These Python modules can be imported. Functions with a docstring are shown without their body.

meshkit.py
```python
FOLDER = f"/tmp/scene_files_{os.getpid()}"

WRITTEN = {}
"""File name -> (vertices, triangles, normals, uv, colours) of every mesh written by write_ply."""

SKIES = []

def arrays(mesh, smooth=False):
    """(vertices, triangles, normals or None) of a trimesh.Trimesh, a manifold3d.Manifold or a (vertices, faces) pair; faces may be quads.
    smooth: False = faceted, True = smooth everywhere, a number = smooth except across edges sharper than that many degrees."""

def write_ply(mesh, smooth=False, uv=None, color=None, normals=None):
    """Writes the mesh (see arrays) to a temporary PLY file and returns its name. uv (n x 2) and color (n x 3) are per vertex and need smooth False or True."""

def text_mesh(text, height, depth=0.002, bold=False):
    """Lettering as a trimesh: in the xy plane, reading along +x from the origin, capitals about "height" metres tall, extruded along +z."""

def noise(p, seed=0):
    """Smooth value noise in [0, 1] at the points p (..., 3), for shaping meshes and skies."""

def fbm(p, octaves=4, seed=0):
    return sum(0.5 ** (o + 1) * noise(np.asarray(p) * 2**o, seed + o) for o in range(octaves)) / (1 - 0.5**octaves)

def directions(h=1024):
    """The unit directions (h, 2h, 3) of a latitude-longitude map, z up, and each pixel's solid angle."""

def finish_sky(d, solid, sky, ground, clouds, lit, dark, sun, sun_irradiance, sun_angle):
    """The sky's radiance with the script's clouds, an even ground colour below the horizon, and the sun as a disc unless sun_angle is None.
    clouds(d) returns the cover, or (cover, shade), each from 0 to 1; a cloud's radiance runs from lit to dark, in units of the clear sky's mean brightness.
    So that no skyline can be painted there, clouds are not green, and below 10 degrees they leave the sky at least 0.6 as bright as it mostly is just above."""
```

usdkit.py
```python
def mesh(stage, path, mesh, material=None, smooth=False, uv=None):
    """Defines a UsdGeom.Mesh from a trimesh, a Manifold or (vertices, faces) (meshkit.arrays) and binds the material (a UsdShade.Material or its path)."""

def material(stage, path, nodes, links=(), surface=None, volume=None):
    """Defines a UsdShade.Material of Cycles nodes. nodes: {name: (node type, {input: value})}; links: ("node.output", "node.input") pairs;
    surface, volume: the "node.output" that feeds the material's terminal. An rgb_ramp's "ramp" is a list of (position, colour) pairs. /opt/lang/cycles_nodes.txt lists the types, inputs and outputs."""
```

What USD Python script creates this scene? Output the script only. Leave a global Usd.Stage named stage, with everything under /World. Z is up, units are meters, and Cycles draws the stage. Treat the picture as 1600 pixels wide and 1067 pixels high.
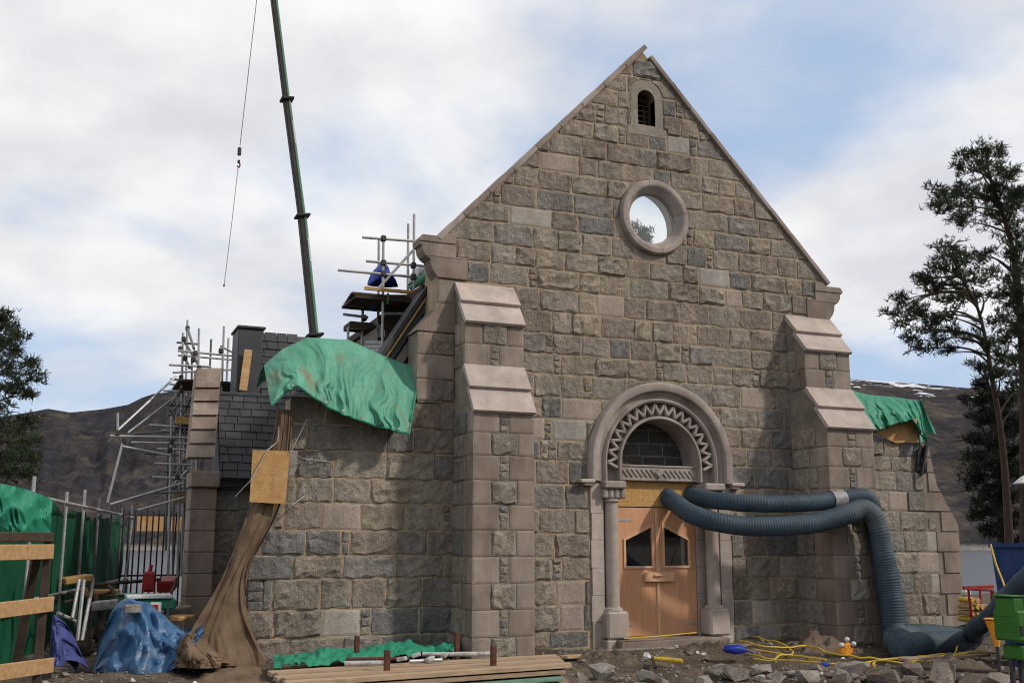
import math, random
import numpy as np, trimesh, manifold3d
import usdkit, meshkit
from scipy.spatial import ConvexHull
from shapely.geometry import Polygon, box as _sbox, Point
from shapely.ops import unary_union
from pxr import Usd, UsdGeom, UsdLux, UsdShade, Gf, Sdf

def sbox(x0, x1, z0, z1): return _sbox(x0, z0, x1, z1)
random.seed(7); rng = np.random.RandomState(7)
stage = Usd.Stage.CreateInMemory()
UsdGeom.SetStageUpAxis(stage, "Z"); UsdGeom.SetStageMetersPerUnit(stage, 1.0)
world = UsdGeom.Xform.Define(stage, "/World"); stage.SetDefaultPrim(world.GetPrim())
UsdGeom.Scope.Define(stage, "/World/Looks")

# ------------------------------------------------------------------ camera, sky, sun, exposure
FPX, PITCH, YAW = 1660.0, math.radians(10.9), math.radians(22.7)     # focal length in pixels of a 1600 wide picture
EYE = np.array([0.0, -15.5, 1.7])
EXPOSURE = 0.0
SUN_AZ, SUN_EL = math.radians(180 - 48), math.radians(40)            # azimuth from +y towards +x
SUN_I, SUN_ANGLE = 0.78, 3.5
SKY_STRENGTH = 0.1
_cy, _sy, _cp, _sp = math.cos(YAW), math.sin(YAW), math.cos(PITCH), math.sin(PITCH)
FWD = np.array([_sy * _cp, _cy * _cp, _sp]); RGT = np.array([_cy, -_sy, 0.0]); UPV = np.cross(RGT, FWD)
cam = UsdGeom.Camera.Define(stage, "/World/Camera")
cam.CreateHorizontalApertureAttr(36.0); cam.CreateVerticalApertureAttr(36.0 * 682 / 1024)
cam.CreateFocalLengthAttr(36.0 * FPX / 1600); cam.CreateClippingRangeAttr(Gf.Vec2f(0.1, 20000))
cam.CreateExposureAttr(EXPOSURE)
M = np.eye(4); M[0, :3], M[1, :3], M[2, :3], M[3, :3] = RGT, UPV, -FWD, EYE
cam.AddTransformOp().Set(Gf.Matrix4d(*M.ravel().tolist()))

SUN_DIR = np.array([math.sin(SUN_AZ) * math.cos(SUN_EL), math.cos(SUN_AZ) * math.cos(SUN_EL), math.sin(SUN_EL)])
sun = UsdLux.DistantLight.Define(stage, "/World/Sun")
sun.CreateIntensityAttr(SUN_I); sun.CreateAngleAttr(SUN_ANGLE); sun.CreateNormalizeAttr(True)
sun.CreateColorAttr(Gf.Vec3f(1.0, 0.92, 0.83))
z = SUN_DIR; x = np.cross([0, 0, 1.0], z); x /= np.linalg.norm(x); y = np.cross(z, x)
M = np.eye(4); M[0, :3], M[1, :3], M[2, :3] = x, y, z
sun.AddTransformOp().Set(Gf.Matrix4d(*M.ravel().tolist()))

def Vm(op, **k): return ("vector_math", dict(math_type=op, **k))
def Mm(op, **k): return ("math", dict(math_type=op, **k))
CLOUD_LIT, CLOUD_DIM, CLOUD_BLUE = (9.9, 9.85, 9.8), (7.0, 7.1, 7.6), (5.6, 7.2, 9.8)
sky_mat = usdkit.material(stage, "/World/Looks/sky_dome", {
    "sky": ("sky_texture", dict(sky_type="single_scattering", sun_disc=False, sun_elevation=SUN_EL, sun_rotation=SUN_AZ, altitude=350.0)),
    "tc": ("texture_coordinate", {}), "sep": ("separate_xyz", {}),
    "zz": Mm("add", value2=0.34), "dx": Mm("divide"), "dy": Mm("divide"), "cmb": ("combine_xyz", {"z": 0.0}),
    "n1": ("noise_texture", dict(scale=1.45, detail=6.0, roughness=0.50, distortion=0.2)),
    "n2": ("noise_texture", dict(scale=2.6, detail=5.0, roughness=0.5)),
    "map": ("mapping", dict(location=(3.3, 1.9, 0.0))),
    "cover": ("map_range", dict(from_min=0.31, from_max=0.48, to_min=0.0, to_max=1.0, clamp=True, range_type="smoothstep")),
    "shade": ("map_range", dict(from_min=0.34, from_max=0.66, to_min=0.0, to_max=1.0, clamp=True, range_type="smoothstep")),
    "low": ("map_range", dict(from_min=0.13, from_max=0.25, to_min=-0.17, to_max=0.0, clamp=True, range_type="smoothstep")), "cv": Mm("add"),
    "cc": ("mix", dict(color1=CLOUD_DIM, color2=CLOUD_LIT)),
    "blue": ("mix", dict(fac=0.65, color2=CLOUD_BLUE)),
    "mx": ("mix", {}), "bg": ("background_shader", dict(strength=SKY_STRENGTH)),
}, [("tc.generated", "sep.vector"), ("sep.z", "zz.value1"), ("sep.x", "dx.value1"), ("zz.value", "dx.value2"), ("sep.y", "dy.value1"), ("zz.value", "dy.value2"),
    ("dx.value", "cmb.x"), ("dy.value", "cmb.y"), ("cmb.vector", "n1.vector"), ("cmb.vector", "map.vector"), ("map.vector", "n2.vector"),
    ("n1.fac", "cv.value1"), ("sep.z", "low.value"), ("low.result", "cv.value2"), ("cv.value", "cover.value"), ("n2.fac", "shade.value"), ("shade.result", "cc.fac"), ("sky.color", "blue.color1"),
    ("blue.color", "mx.color1"), ("cc.color", "mx.color2"), ("cover.result", "mx.fac"), ("mx.color", "bg.color")], surface="bg.background")
dome = UsdLux.DomeLight.Define(stage, "/World/sky")
dome.CreateIntensityAttr(1.0)
UsdShade.MaterialBindingAPI.Apply(dome.GetPrim()).Bind(sky_mat)
dome.GetPrim().SetCustomDataByKey("kind", "structure")

# ------------------------------------------------------------------ pixel to place (1600 x 1067 photograph)
def ray(px, py): return FWD * FPX + RGT * (px - 800) - UPV * (py - 533.5)
def A(px, py, Y=0.0): d = ray(px, py); return EYE + d * ((Y - EYE[1]) / d[1])
def G(px, py, Z=0.0): d = ray(px, py); return EYE + d * ((Z - EYE[2]) / d[2])
def D(px, py, depth): return EYE + ray(px, py) * (depth / FPX)

# ------------------------------------------------------------------ prims
used, BASE = {}, {}
def numbered(parent, name):
    k = (parent, name); n = used.get(k, 0); used[k] = n + 1
    return f"{parent}/{name}" + (f"_{n:03d}" if n else "")
def tag(prim, label=None, cat=None, group=None, kind=None):
    prim = prim.GetPrim() if hasattr(prim, "GetPrim") else prim
    for k, v in (("label", label), ("category", cat), ("group", group), ("kind", kind)):
        if v: prim.SetCustomDataByKey(k, v)
    return prim
def thing(name, base, label, cat, group=None, kind=None):
    p = numbered("/World", name); xf = UsdGeom.Xform.Define(stage, p)
    base = np.asarray(base, float); xf.AddTranslateOp().Set(Gf.Vec3d(*base.tolist())); BASE[p] = base
    tag(xf, label, cat, group, kind); return p
def obj(name, mesh, m, parent=None, smooth=False, label=None):
    v, f, n = meshkit.arrays(mesh, smooth)
    if parent is None:
        p = numbered("/World", name); base = np.array([*(v[:, :2].min(0) + v[:, :2].max(0)) / 2, v[:, 2].min()]); BASE[p] = base
    else:
        p = numbered(parent, name); base = BASE["/".join(parent.split("/")[:3])]
    g = UsdGeom.Mesh.Define(stage, p)
    g.CreatePointsAttr(np.ascontiguousarray(v - base, np.float32)); 
    g.CreateFaceVertexCountsAttr(np.full(len(f), 3, np.int32)); g.CreateFaceVertexIndicesAttr(np.ascontiguousarray(f, np.int32).ravel())
    g.CreateSubdivisionSchemeAttr("none")
    if n is not None:
        g.CreateNormalsAttr(np.ascontiguousarray(n, np.float32)); g.SetNormalsInterpolation("vertex")
    UsdShade.MaterialBindingAPI.Apply(g.GetPrim()).Bind(m)
    if parent is None: g.AddTranslateOp().Set(Gf.Vec3d(*base.tolist()))
    if label: tag(g, label)
    return p
def item(name, mesh, m, label, cat, group=None, kind=None, smooth=False):
    p = obj(name, mesh, m, None, smooth); tag(stage.GetPrimAtPath(p), label, cat, group, kind); return p
def struct(name, mesh, m, smooth=False):
    p = obj(name, mesh, m, None, smooth); tag(stage.GetPrimAtPath(p), kind="structure"); return p

# ------------------------------------------------------------------ meshes
def cat(*ms):
    vs, fs, o = [], [], 0
    for m in ms:
        v, f = (m.vertices, m.faces) if hasattr(m, "vertices") else (np.asarray(m[0]), np.asarray(m[1]))
        if f.shape[1] == 4: f = np.vstack([f[:, [0, 1, 2]], f[:, [0, 2, 3]]])
        vs.append(v); fs.append(f + o); o += len(v)
    return np.vstack(vs), np.vstack(fs)
_s = [(a, b, c) for a in (-1, 1) for b in (-1, 1) for c in (-1, 1)]
_cb_sign = np.array([s for s in _s for _ in range(3)], float); _cb_ax = np.array([k for _ in _s for k in range(3)])
_pts = _cb_sign.copy() * 1.0
for _i in range(24):
    for _k in range(3):
        if _k != _cb_ax[_i]: _pts[_i, _k] *= 0.8
_h = ConvexHull(_pts); _cf = _h.simplices.copy()
for _i, t in enumerate(_cf):
    nrm = np.cross(_pts[t[1]] - _pts[t[0]], _pts[t[2]] - _pts[t[0]])
    if nrm @ _pts[t].mean(0) < 0: _cf[_i] = t[::-1]
def cbox(size, ch=0.01, center=(0, 0, 0), R=None):
    """chamfered box"""
    h = np.asarray(size, float) / 2; ch = min(ch, 0.45 * h.min())
    v = _cb_sign * h
    for k in range(3): v[:, k] -= np.where(_cb_ax != k, _cb_sign[:, k] * ch, 0)
    if R is not None: v = v @ np.asarray(R).T
    return v + np.asarray(center), _cf
def bx(x0, x1, y0, y1, z0, z1, ch=0.008):
    return cbox((x1 - x0, y1 - y0, z1 - z0), ch, ((x0 + x1) / 2, (y0 + y1) / 2, (z0 + z1) / 2))
def frame(d, up=(0, 0, 1)):
    d = np.asarray(d, float) / np.linalg.norm(d); up = np.asarray(up, float)
    if abs(d @ up) > 0.98: up = np.array([1.0, 0, 0])
    s = np.cross(up, d); s /= np.linalg.norm(s); return np.stack([d, s, np.cross(d, s)], 1)   # columns: along, side, up
def beam(p, q, w, h, ch=0.006, up=(0, 0, 1), over=0.0):
    p, q = np.asarray(p, float), np.asarray(q, float); L = np.linalg.norm(q - p)
    return cbox((L + 2 * over, w, h), ch, (p + q) / 2, frame(q - p, up))
def tube(pts, r, n=8, cap=True):
    pts = np.asarray(pts, float); r = np.broadcast_to(np.asarray(r, float), (len(pts),))
    t = np.gradient(pts, axis=0); t /= np.linalg.norm(t, axis=1, keepdims=True) + 1e-12
    s = frame(t[0])[:, 1]; V = []; a = np.arange(n) * 2 * np.pi / n
    for i in range(len(pts)):
        s = s - t[i] * (s @ t[i]); s /= np.linalg.norm(s); u = np.cross(t[i], s)
        V.append(pts[i] + r[i] * (np.cos(a)[:, None] * s + np.sin(a)[:, None] * u))
    V = np.vstack(V); F = []
    for i in range(len(pts) - 1):
        for k in range(n):
            k2 = (k + 1) % n; F += [(i * n + k, i * n + k2, (i + 1) * n + k2), (i * n + k, (i + 1) * n + k2, (i + 1) * n + k)]
    if cap:
        m = (len(pts) - 1) * n
        F += [(0, k + 1, k) for k in range(1, n - 1)] + [(m, m + k, m + k + 1) for k in range(1, n - 1)]
    return V, np.array(F)
def spline(pts, n):
    pts = np.asarray(pts, float); d = np.r_[0, np.cumsum(np.linalg.norm(np.diff(pts, axis=0), axis=1))]
    from scipy.interpolate import PchipInterpolator
    return PchipInterpolator(d, pts, axis=0)(np.linspace(0, d[-1], n))
def grid(P):
    n, m = P.shape[:2]; i = np.arange(n * m).reshape(n, m)
    q = np.stack([i[:-1, :-1], i[1:, :-1], i[1:, 1:], i[:-1, 1:]], -1).reshape(-1, 4)
    return P.reshape(-1, 3), np.vstack([q[:, [0, 1, 2]], q[:, [0, 2, 3]]])
def sheet(P, th=0.006):
    """a cloth: the grid with a back face and a rim"""
    n, m = P.shape[:2]; du = np.gradient(P, axis=0); dv = np.gradient(P, axis=1); N = np.cross(du, dv)
    N /= np.linalg.norm(N, axis=2, keepdims=True) + 1e-9
    v1, f1 = grid(P); v2, _ = grid(P + N * th); i = np.arange(n * m).reshape(n, m)
    e = np.concatenate([i[0, :], i[1:, -1], i[-1, -2::-1], i[-2:0:-1, 0]]); e2 = np.roll(e, -1); o = n * m
    rim = np.vstack([np.stack([e, e2, e2 + o], 1), np.stack([e, e2 + o, e + o], 1)])
    return np.vstack([v1, v2]), np.vstack([f1, f1[:, ::-1] + o, rim])
def prism(poly, y0, y1):
    """a shapely polygon in (x, z) extruded from y0 to y1"""
    ps = poly.geoms if hasattr(poly, "geoms") else [poly]; out = []
    for p in ps:
        if p.geom_type != "Polygon" or p.area < 1e-5: continue
        loops = [np.asarray(r.coords)[:-1] for r in (p.exterior, *p.interiors)]
        k = manifold3d.Manifold.extrude(manifold3d.CrossSection(loops, manifold3d.FillRule.EvenOdd), y1 - y0).to_mesh()
        v, f = np.array(k.vert_properties[:, :3], float), np.array(k.tri_verts, int)
        out.append((np.stack([v[:, 0], y0 + v[:, 2], v[:, 1]], 1), f[:, ::-1]))
    return cat(*out)
def mani(vf): return manifold3d.Manifold(manifold3d.Mesh(np.ascontiguousarray(vf[0], np.float32), np.ascontiguousarray(vf[1], np.uint32)))
def unmani(m): k = m.to_mesh(); return np.array(k.vert_properties[:, :3], float), np.array(k.tri_verts, int)
def rock_face(u0, u1, v0, v1, rough, proud=0.003, closed=False, back=0.03):
    """one block of masonry facing -y: x from u0 to u1, z from v0 to v1, its face broken by "rough" metres; the wall plane is y = 0"""
    w, h = u1 - u0, v1 - v0; e = min(0.028, 0.2 * w, 0.2 * h)
    cell = .11 if rough > .004 else .3
    nu = max(1, int(round(w / cell))); nv = max(1, int(round(h / cell)))
    us = np.r_[u0, np.linspace(u0 + e, u1 - e, nu + 1), u1]; vs = np.r_[v0, np.linspace(v0 + e, v1 - e, nv + 1), v1]
    U, V = np.meshgrid(us, vs, indexing="ij"); Dp = np.full(U.shape, -proud)
    inner = (U > u0 + 1e-6) & (U < u1 - 1e-6) & (V > v0 + 1e-6) & (V < v1 - 1e-6)
    Dp[inner] = -proud - e * 0.2 - rough * (0.1 + 0.9 * rng.rand(inner.sum()) ** 1.3)
    j = min(0.013, e * 0.45) * (1 if rough > 0.004 else 0.2)
    if rough > .004: Dp[~inner] -= rough * .25 * rng.rand((~inner).sum())
    U = U + rng.uniform(-j, j, U.shape); V = V + rng.uniform(-j, j, U.shape)
    ii = inner & True
    if rough > 0.004: U[ii] += rng.uniform(-.03, .03, ii.sum()); V[ii] += rng.uniform(-.025, .025, ii.sum())
    P = np.stack([U, Dp, V], -1); v, f = grid(P); n, m = U.shape; i = np.arange(n * m).reshape(n, m)
    f = f[:, ::-1] if np.cross(v[f[0, 1]] - v[f[0, 0]], v[f[0, 2]] - v[f[0, 0]])[1] > 0 else f
    ring = np.concatenate([i[:, 0], i[-1, 1:], i[-2::-1, -1], i[0, -2:0:-1]]); k = len(ring)
    b = v[ring].copy(); b[:, 1] = back; o = len(v); r2 = np.roll(np.arange(k), -1)
    side = np.vstack([np.stack([ring, o + np.arange(k), ring[r2]], 1), np.stack([ring[r2], o + np.arange(k), o + r2], 1)])
    fs = [f, side]
    if closed:
        fs.append(np.array([(o, o + t + 1, o + t) for t in range(1, k - 1)]))
    V, F = np.vstack([v, b]), np.vstack(fs)
    if closed and np.einsum("ij,ij->i", V[F[:, 0]], np.cross(V[F[:, 1]], V[F[:, 2]])).sum() < 0: F = F[:, ::-1]
    return V, F
def place(vf, origin, ux, n):
    """from the wall frame (x along, -y out, z up) to the world: ux the wall's direction, n outward"""
    v = vf[0]; return np.asarray(origin) + v[:, :1] * np.asarray(ux) - v[:, 1:2] * np.asarray(n) + v[:, 2:] * np.array([0, 0, 1.0]), vf[1]
def rock(c, s, seed, n=17, R=None):
    r = np.random.RandomState(seed); p = r.normal(size=(n, 3)); p /= np.abs(p).max(1, keepdims=True) ** 0.75 * np.linalg.norm(p, axis=1, keepdims=True) ** 0.25
    p *= r.uniform(.8, 1, (n, 1)); a = r.uniform(0, 6.28); ca, sa = math.cos(a), math.sin(a)
    p = p * np.asarray(s) / 2; p[:, :2] = p[:, :2] @ np.array([[ca, -sa], [sa, ca]])
    h = ConvexHull(p); f = h.simplices.copy(); q = p.mean(0)
    for i, t in enumerate(f):
        if np.cross(p[t[1]] - p[t[0]], p[t[2]] - p[t[0]]) @ (p[t].mean(0) - q) < 0: f[i] = t[::-1]
    u = np.unique(f); m = np.zeros(n, int); m[u] = np.arange(len(u))
    v, f = trimesh.remesh.subdivide(p[u], m[f]); 
    v = v + (meshkit.noise(v * 9 + seed * 3.7, seed)[:, None] - .5) * 0.12 * np.min(s)
    v += np.asarray(c) + [0, 0, -v[:, 2].min() - 0.12 * s[2]]
    return v, f

# ------------------------------------------------------------------ materials
mats = {}
def mat(name, ca, cb, scale=4.0, fine=45.0, bump=0.35, dist=0.02, rough=0.9, spec=0.25, stain=None, stain_scale=1.3, stain_at=(0.52, 0.68), translucent=0.0, stretch=None, metallic=0.0, speck=0.25, weather=0.0, fine_h=1.0):
    if name in mats: return mats[name]
    ca, cb = [tuple(0.9 * q for q in c_) for c_ in (ca, cb)]
    nodes = {"geo": ("geometry", {}), "mp": ("mapping", dict(scale=stretch or (1, 1, 1))),
             "n1": ("noise_texture", dict(scale=scale, detail=5.0, roughness=0.6)),
             "n2": ("noise_texture", dict(scale=fine, detail=3.0, roughness=0.65)),
             "r1": ("rgb_ramp", {"ramp": [(0.3, ca), (0.7, cb)]}),
             "sp": ("map_range", dict(from_min=0.3, from_max=0.7, to_min=1 - speck, to_max=1 + speck)),
             "mul": ("mix", dict(mix_type="multiply", fac=1.0)),
             "bp": ("bump", dict(strength=bump, distance=dist)),
             "ad": Mm("multiply_add", value2=fine_h), "p": ("principled_bsdf", dict(roughness=rough, specular_ior_level=spec, metallic=metallic))}
    links = [("geo.position", "mp.vector"), ("mp.vector", "n1.vector"), ("mp.vector", "n2.vector"), ("n1.fac", "r1.fac"), ("n2.fac", "sp.value"),
             ("r1.color", "mul.color1"), ("sp.result", "mul.color2"), ("n2.fac", "ad.value1"), ("n1.fac", "ad.value3"), ("ad.value", "bp.height"), ("bp.normal", "p.normal")]
    col = "mul.color"
    if stain:
        nodes["n3"] = ("noise_texture", dict(scale=stain_scale, detail=5.0, roughness=0.65, distortion=0.5))
        nodes["sr"] = ("map_range", dict(from_min=stain_at[0], from_max=stain_at[1], to_min=0.0, to_max=0.85, clamp=True))
        nodes["sm"] = ("mix", dict(color2=stain))
        links += [("mp.vector", "n3.vector"), ("n3.fac", "sr.value"), ("sr.result", "sm.fac"), (col, "sm.color1")]; col = "sm.color"
    if weather:
        nodes["wm"] = ("mapping", dict(scale=(1.6, 1.6, .45))); nodes["wn"] = ("noise_texture", dict(scale=1.3, detail=6.0, roughness=.62))
        nodes["wr"] = ("map_range", dict(from_min=.3, from_max=.7, to_min=1 - weather, to_max=1 + weather, clamp=True)); nodes["wx"] = ("mix", dict(mix_type="multiply", fac=1.0))
        links += [("geo.position", "wm.vector"), ("wm.vector", "wn.vector"), ("wn.fac", "wr.value"), (col, "wx.color1"), ("wr.result", "wx.color2")]; col = "wx.color"
    links.append((col, "p.base_color")); out = "p.BSDF"
    if translucent:
        nodes["tl"] = ("translucent_bsdf", {}); nodes["mc"] = ("mix_closure", dict(fac=translucent))
        links += [(col, "tl.color"), ("p.BSDF", "mc.closure1"), ("tl.BSDF", "mc.closure2")]; out = "mc.closure"
    mats[name] = usdkit.material(stage, "/World/Looks/" + name, nodes, links, surface=out); return mats[name]

GREY = [((.175, .153, .126), (.285, .252, .208)), ((.198, .17, .136), (.31, .27, .22)), ((.145, .132, .118), (.245, .225, .202)), ((.20, .166, .124), (.31, .262, .202)),
        ((.168, .137, .113), (.27, .222, .185)), ((.118, .113, .107), (.205, .196, .186)), ((.185, .163, .130), (.295, .263, .215)), ((.155, .125, .102), (.25, .207, .17))]
stone_m = [mat(f"granite_{'abcdefgh'[i]}", a, b, scale=11, fine=60, bump=.9, dist=.05, speck=.36, weather=.36, fine_h=.3) for i, (a, b) in enumerate(GREY)]
dark_m = [mat("dark_granite_a", (.04, .042, .038), (.075, .078, .07), scale=9, fine=60, bump=.6, speck=.3), mat("dark_granite_b", (.05, .05, .046), (.09, .09, .082), scale=9, fine=60, bump=.6, speck=.3)]
smooth_m = [mat("sawn_granite_a", (.27, .245, .21), (.365, .335, .29), scale=9, fine=60, bump=.5, dist=.015, speck=.3, weather=.25),
            mat("sawn_granite_b", (.245, .225, .20), (.335, .315, .28), scale=9, fine=60, bump=.5, dist=.015, speck=.3, weather=.25),
            mat("sawn_granite_c", (.265, .215, .175), (.34, .28, .235), scale=9, fine=60, bump=.5, dist=.015, speck=.3, weather=.25)]
slit_m = mat('worn_granite', (.20, .175, .145), (.29, .258, .215), scale=9, fine=60, bump=.5, dist=.015, speck=.3, weather=.25)
pink_m = [mat("pink_granite_a", (.19, .147, .118), (.258, .205, .168), scale=3.5, fine=80, bump=.4, dist=.012, speck=.26, weather=.34, stain=(.10, .078, .062), stain_scale=1.8, stain_at=(.57, .82)),
          mat("pink_granite_b", (.172, .134, .108), (.238, .188, .154), scale=3.5, fine=80, bump=.4, dist=.012, speck=.26, weather=.34, stain=(.10, .078, .062), stain_scale=1.8, stain_at=(.57, .82)),
          mat("pink_granite_c", (.215, .172, .142), (.285, .234, .196), scale=3.5, fine=80, bump=.4, dist=.012, speck=.26, weather=.34, stain=(.10, .078, .062), stain_scale=1.8, stain_at=(.57, .82))]
cap_m = [mat("cap_granite_a", (.33, .275, .24), (.43, .365, .32), scale=5, fine=90, bump=.2, dist=.008, speck=.2, weather=.2),
         mat("cap_granite_b", (.33, .275, .245), (.42, .36, .325), scale=5, fine=90, bump=.2, dist=.008, speck=.2, weather=.2)]
carved_m = mat("carved_granite", (.25, .21, .185), (.345, .30, .27), scale=4, fine=110, bump=.15, dist=.008, speck=.2, stain=(.16, .13, .11), stain_scale=2.2, stain_at=(.55, .8), weather=.3)
mortar_m = mat("lime_mortar", (.25, .185, .115), (.44, .35, .24), scale=2.2, fine=60, bump=.6, dist=.02, speck=.35, stain=(.06, .045, .035), stain_scale=1.6, stain_at=(.60, .72))
mortar_dark_m = mat("grey_mortar", (.13, .115, .095), (.27, .23, .18), scale=2.2, fine=60, bump=.6, dist=.02, speck=.35)
inner_m = mat("rubble_core", (.14, .12, .10), (.24, .21, .18), scale=5, fine=40, bump=.8, dist=.05)
slate_m = [mat(f"slate_{c}", a, b, scale=6, fine=60, bump=.3, dist=.01, rough=.6, spec=.4, speck=.3) for c, a, b in
           (("a", (.018, .019, .022), (.038, .039, .043)), ("b", (.026, .027, .03), (.055, .055, .06)), ("c", (.018, .018, .02), (.034, .035, .038)))]
lead_m = mat("lead_sheet", (.03, .033, .036), (.055, .058, .062), scale=3, fine=30, bump=.15, rough=.55, spec=.4)
osb_m = mat("chipboard", (.35, .19, .06), (.55, .33, .13), scale=22, fine=60, bump=.25, dist=.006, rough=.8, speck=.35)
ply_m = mat("door_plywood", (.49, .248, .13), (.59, .315, .175), scale=3, fine=40, bump=.08, dist=.004, rough=.65, stretch=(9, 9, .7), speck=.12)
ply_trim_m = mat("door_trim", (.55, .32, .185), (.65, .40, .24), scale=3, fine=40, bump=.08, dist=.004, rough=.6, stretch=(6, 6, 1.5), speck=.1)
board_m = mat("site_plywood", (.36, .20, .075), (.50, .30, .13), scale=5, fine=50, bump=.12, dist=.004, rough=.8, stain=(.22, .11, .04), stain_scale=4, stain_at=(.55, .75))
pine_m = mat("sawn_pine", (.42, .25, .11), (.58, .38, .19), scale=2.5, fine=30, bump=.15, dist=.005, rough=.75, stretch=(1.2, 7, 7), speck=.15)
rail_m = mat("barrier_pine", (.30, .175, .08), (.44, .28, .14), scale=2.5, fine=30, bump=.2, dist=.005, rough=.8, stretch=(1.2, 7, 7), speck=.2, stain=(.16, .09, .04), stain_scale=2.0, stain_at=(.56, .8))
plank_m = [mat("weathered_plank_a", (.27, .19, .12), (.45, .33, .22), scale=3, fine=40, bump=.25, dist=.006, rough=.85, stretch=(1, 9, 9)),
           mat("weathered_plank_b", (.22, .15, .10), (.38, .27, .18), scale=3, fine=40, bump=.25, dist=.006, rough=.85, stretch=(1, 9, 9)),
           mat("green_plank", (.09, .20, .13), (.22, .33, .25), scale=3, fine=40, bump=.25, dist=.006, rough=.85, stretch=(1, 9, 9))]
dark_wood_m = mat("dark_timber", (.035, .024, .018), (.07, .05, .038), scale=5, fine=50, bump=.2)
rust_m = mat("rusty_steel", (.055, .02, .012), (.13, .05, .03), scale=14, fine=60, bump=.3, dist=.005, rough=.8)
galv_m = mat("galvanised_tube", (.28, .28, .28), (.45, .45, .45), scale=9, fine=60, bump=.08, dist=.003, rough=.45, spec=.5, metallic=.35)
galv_dark_m = mat("dull_tube", (.10, .10, .10), (.20, .20, .20), scale=9, fine=60, bump=.08, dist=.003, rough=.55, metallic=.3)
clamp_m = mat("scaffold_clamp", (.03, .03, .03), (.08, .075, .07), scale=9, rough=.6, metallic=.3)
iron_m = mat("black_iron", (.012, .012, .013), (.025, .025, .026), scale=9, rough=.5, spec=.4)
tarp_m = mat("green_tarpaulin", (.075, .29, .185), (.135, .43, .30), scale=1.8, fine=24, bump=.3, dist=.02, rough=.55, spec=.4, stain=(.20, .17, .10), stain_scale=1.7, stain_at=(.55, .7), translucent=.22, speck=.15, stretch=(1.8, 1, .8))
net_m = mat("green_sheeting", (.006, .072, .036), (.012, .115, .058), scale=1.8, fine=40, bump=.3, dist=.02, rough=.6, translucent=.3, speck=.2)
tarp2_m = mat("deep_green_tarpaulin", (.015, .20, .115), (.035, .29, .175), scale=1.8, fine=24, bump=.3, dist=.02, rough=.5, spec=.4, translucent=.2, speck=.2)
blue_m = mat("blue_tarpaulin", (.016, .062, .15), (.055, .14, .27), scale=3.0, fine=30, bump=.4, dist=.02, rough=.42, spec=.5, stain=(.22, .27, .33), stain_scale=2.5, stain_at=(.52, .75), speck=.2)
royal_m = mat("royal_blue_sheet", (.008, .025, .22), (.02, .05, .34), scale=3.0, fine=30, bump=.3, dist=.02, rough=.5)
purple_m = mat("blue_bag", (.035, .045, .15), (.07, .085, .24), scale=6, fine=30, bump=.3, dist=.02, rough=.5)
hess_m = mat("hessian", (.10, .065, .04), (.20, .14, .09), scale=3, fine=160, bump=.3, dist=.006, rough=.95, speck=.3, translucent=.08)
brown_cloth_m = mat("brown_sacking", (.085, .058, .042), (.16, .115, .088), scale=3, fine=90, bump=.4, dist=.02, rough=.95)
duct_m = mat("blue_duct", (.022, .038, .056), (.046, .074, .096), scale=2.2, fine=40, bump=.3, dist=.012, rough=.68, spec=.28, speck=.25, stain=(.10, .10, .098), stain_scale=1.1, stain_at=(.50, .85))
tape_m = mat("silver_tape", (.16, .165, .17), (.30, .30, .30), scale=12, rough=.45)
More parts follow.
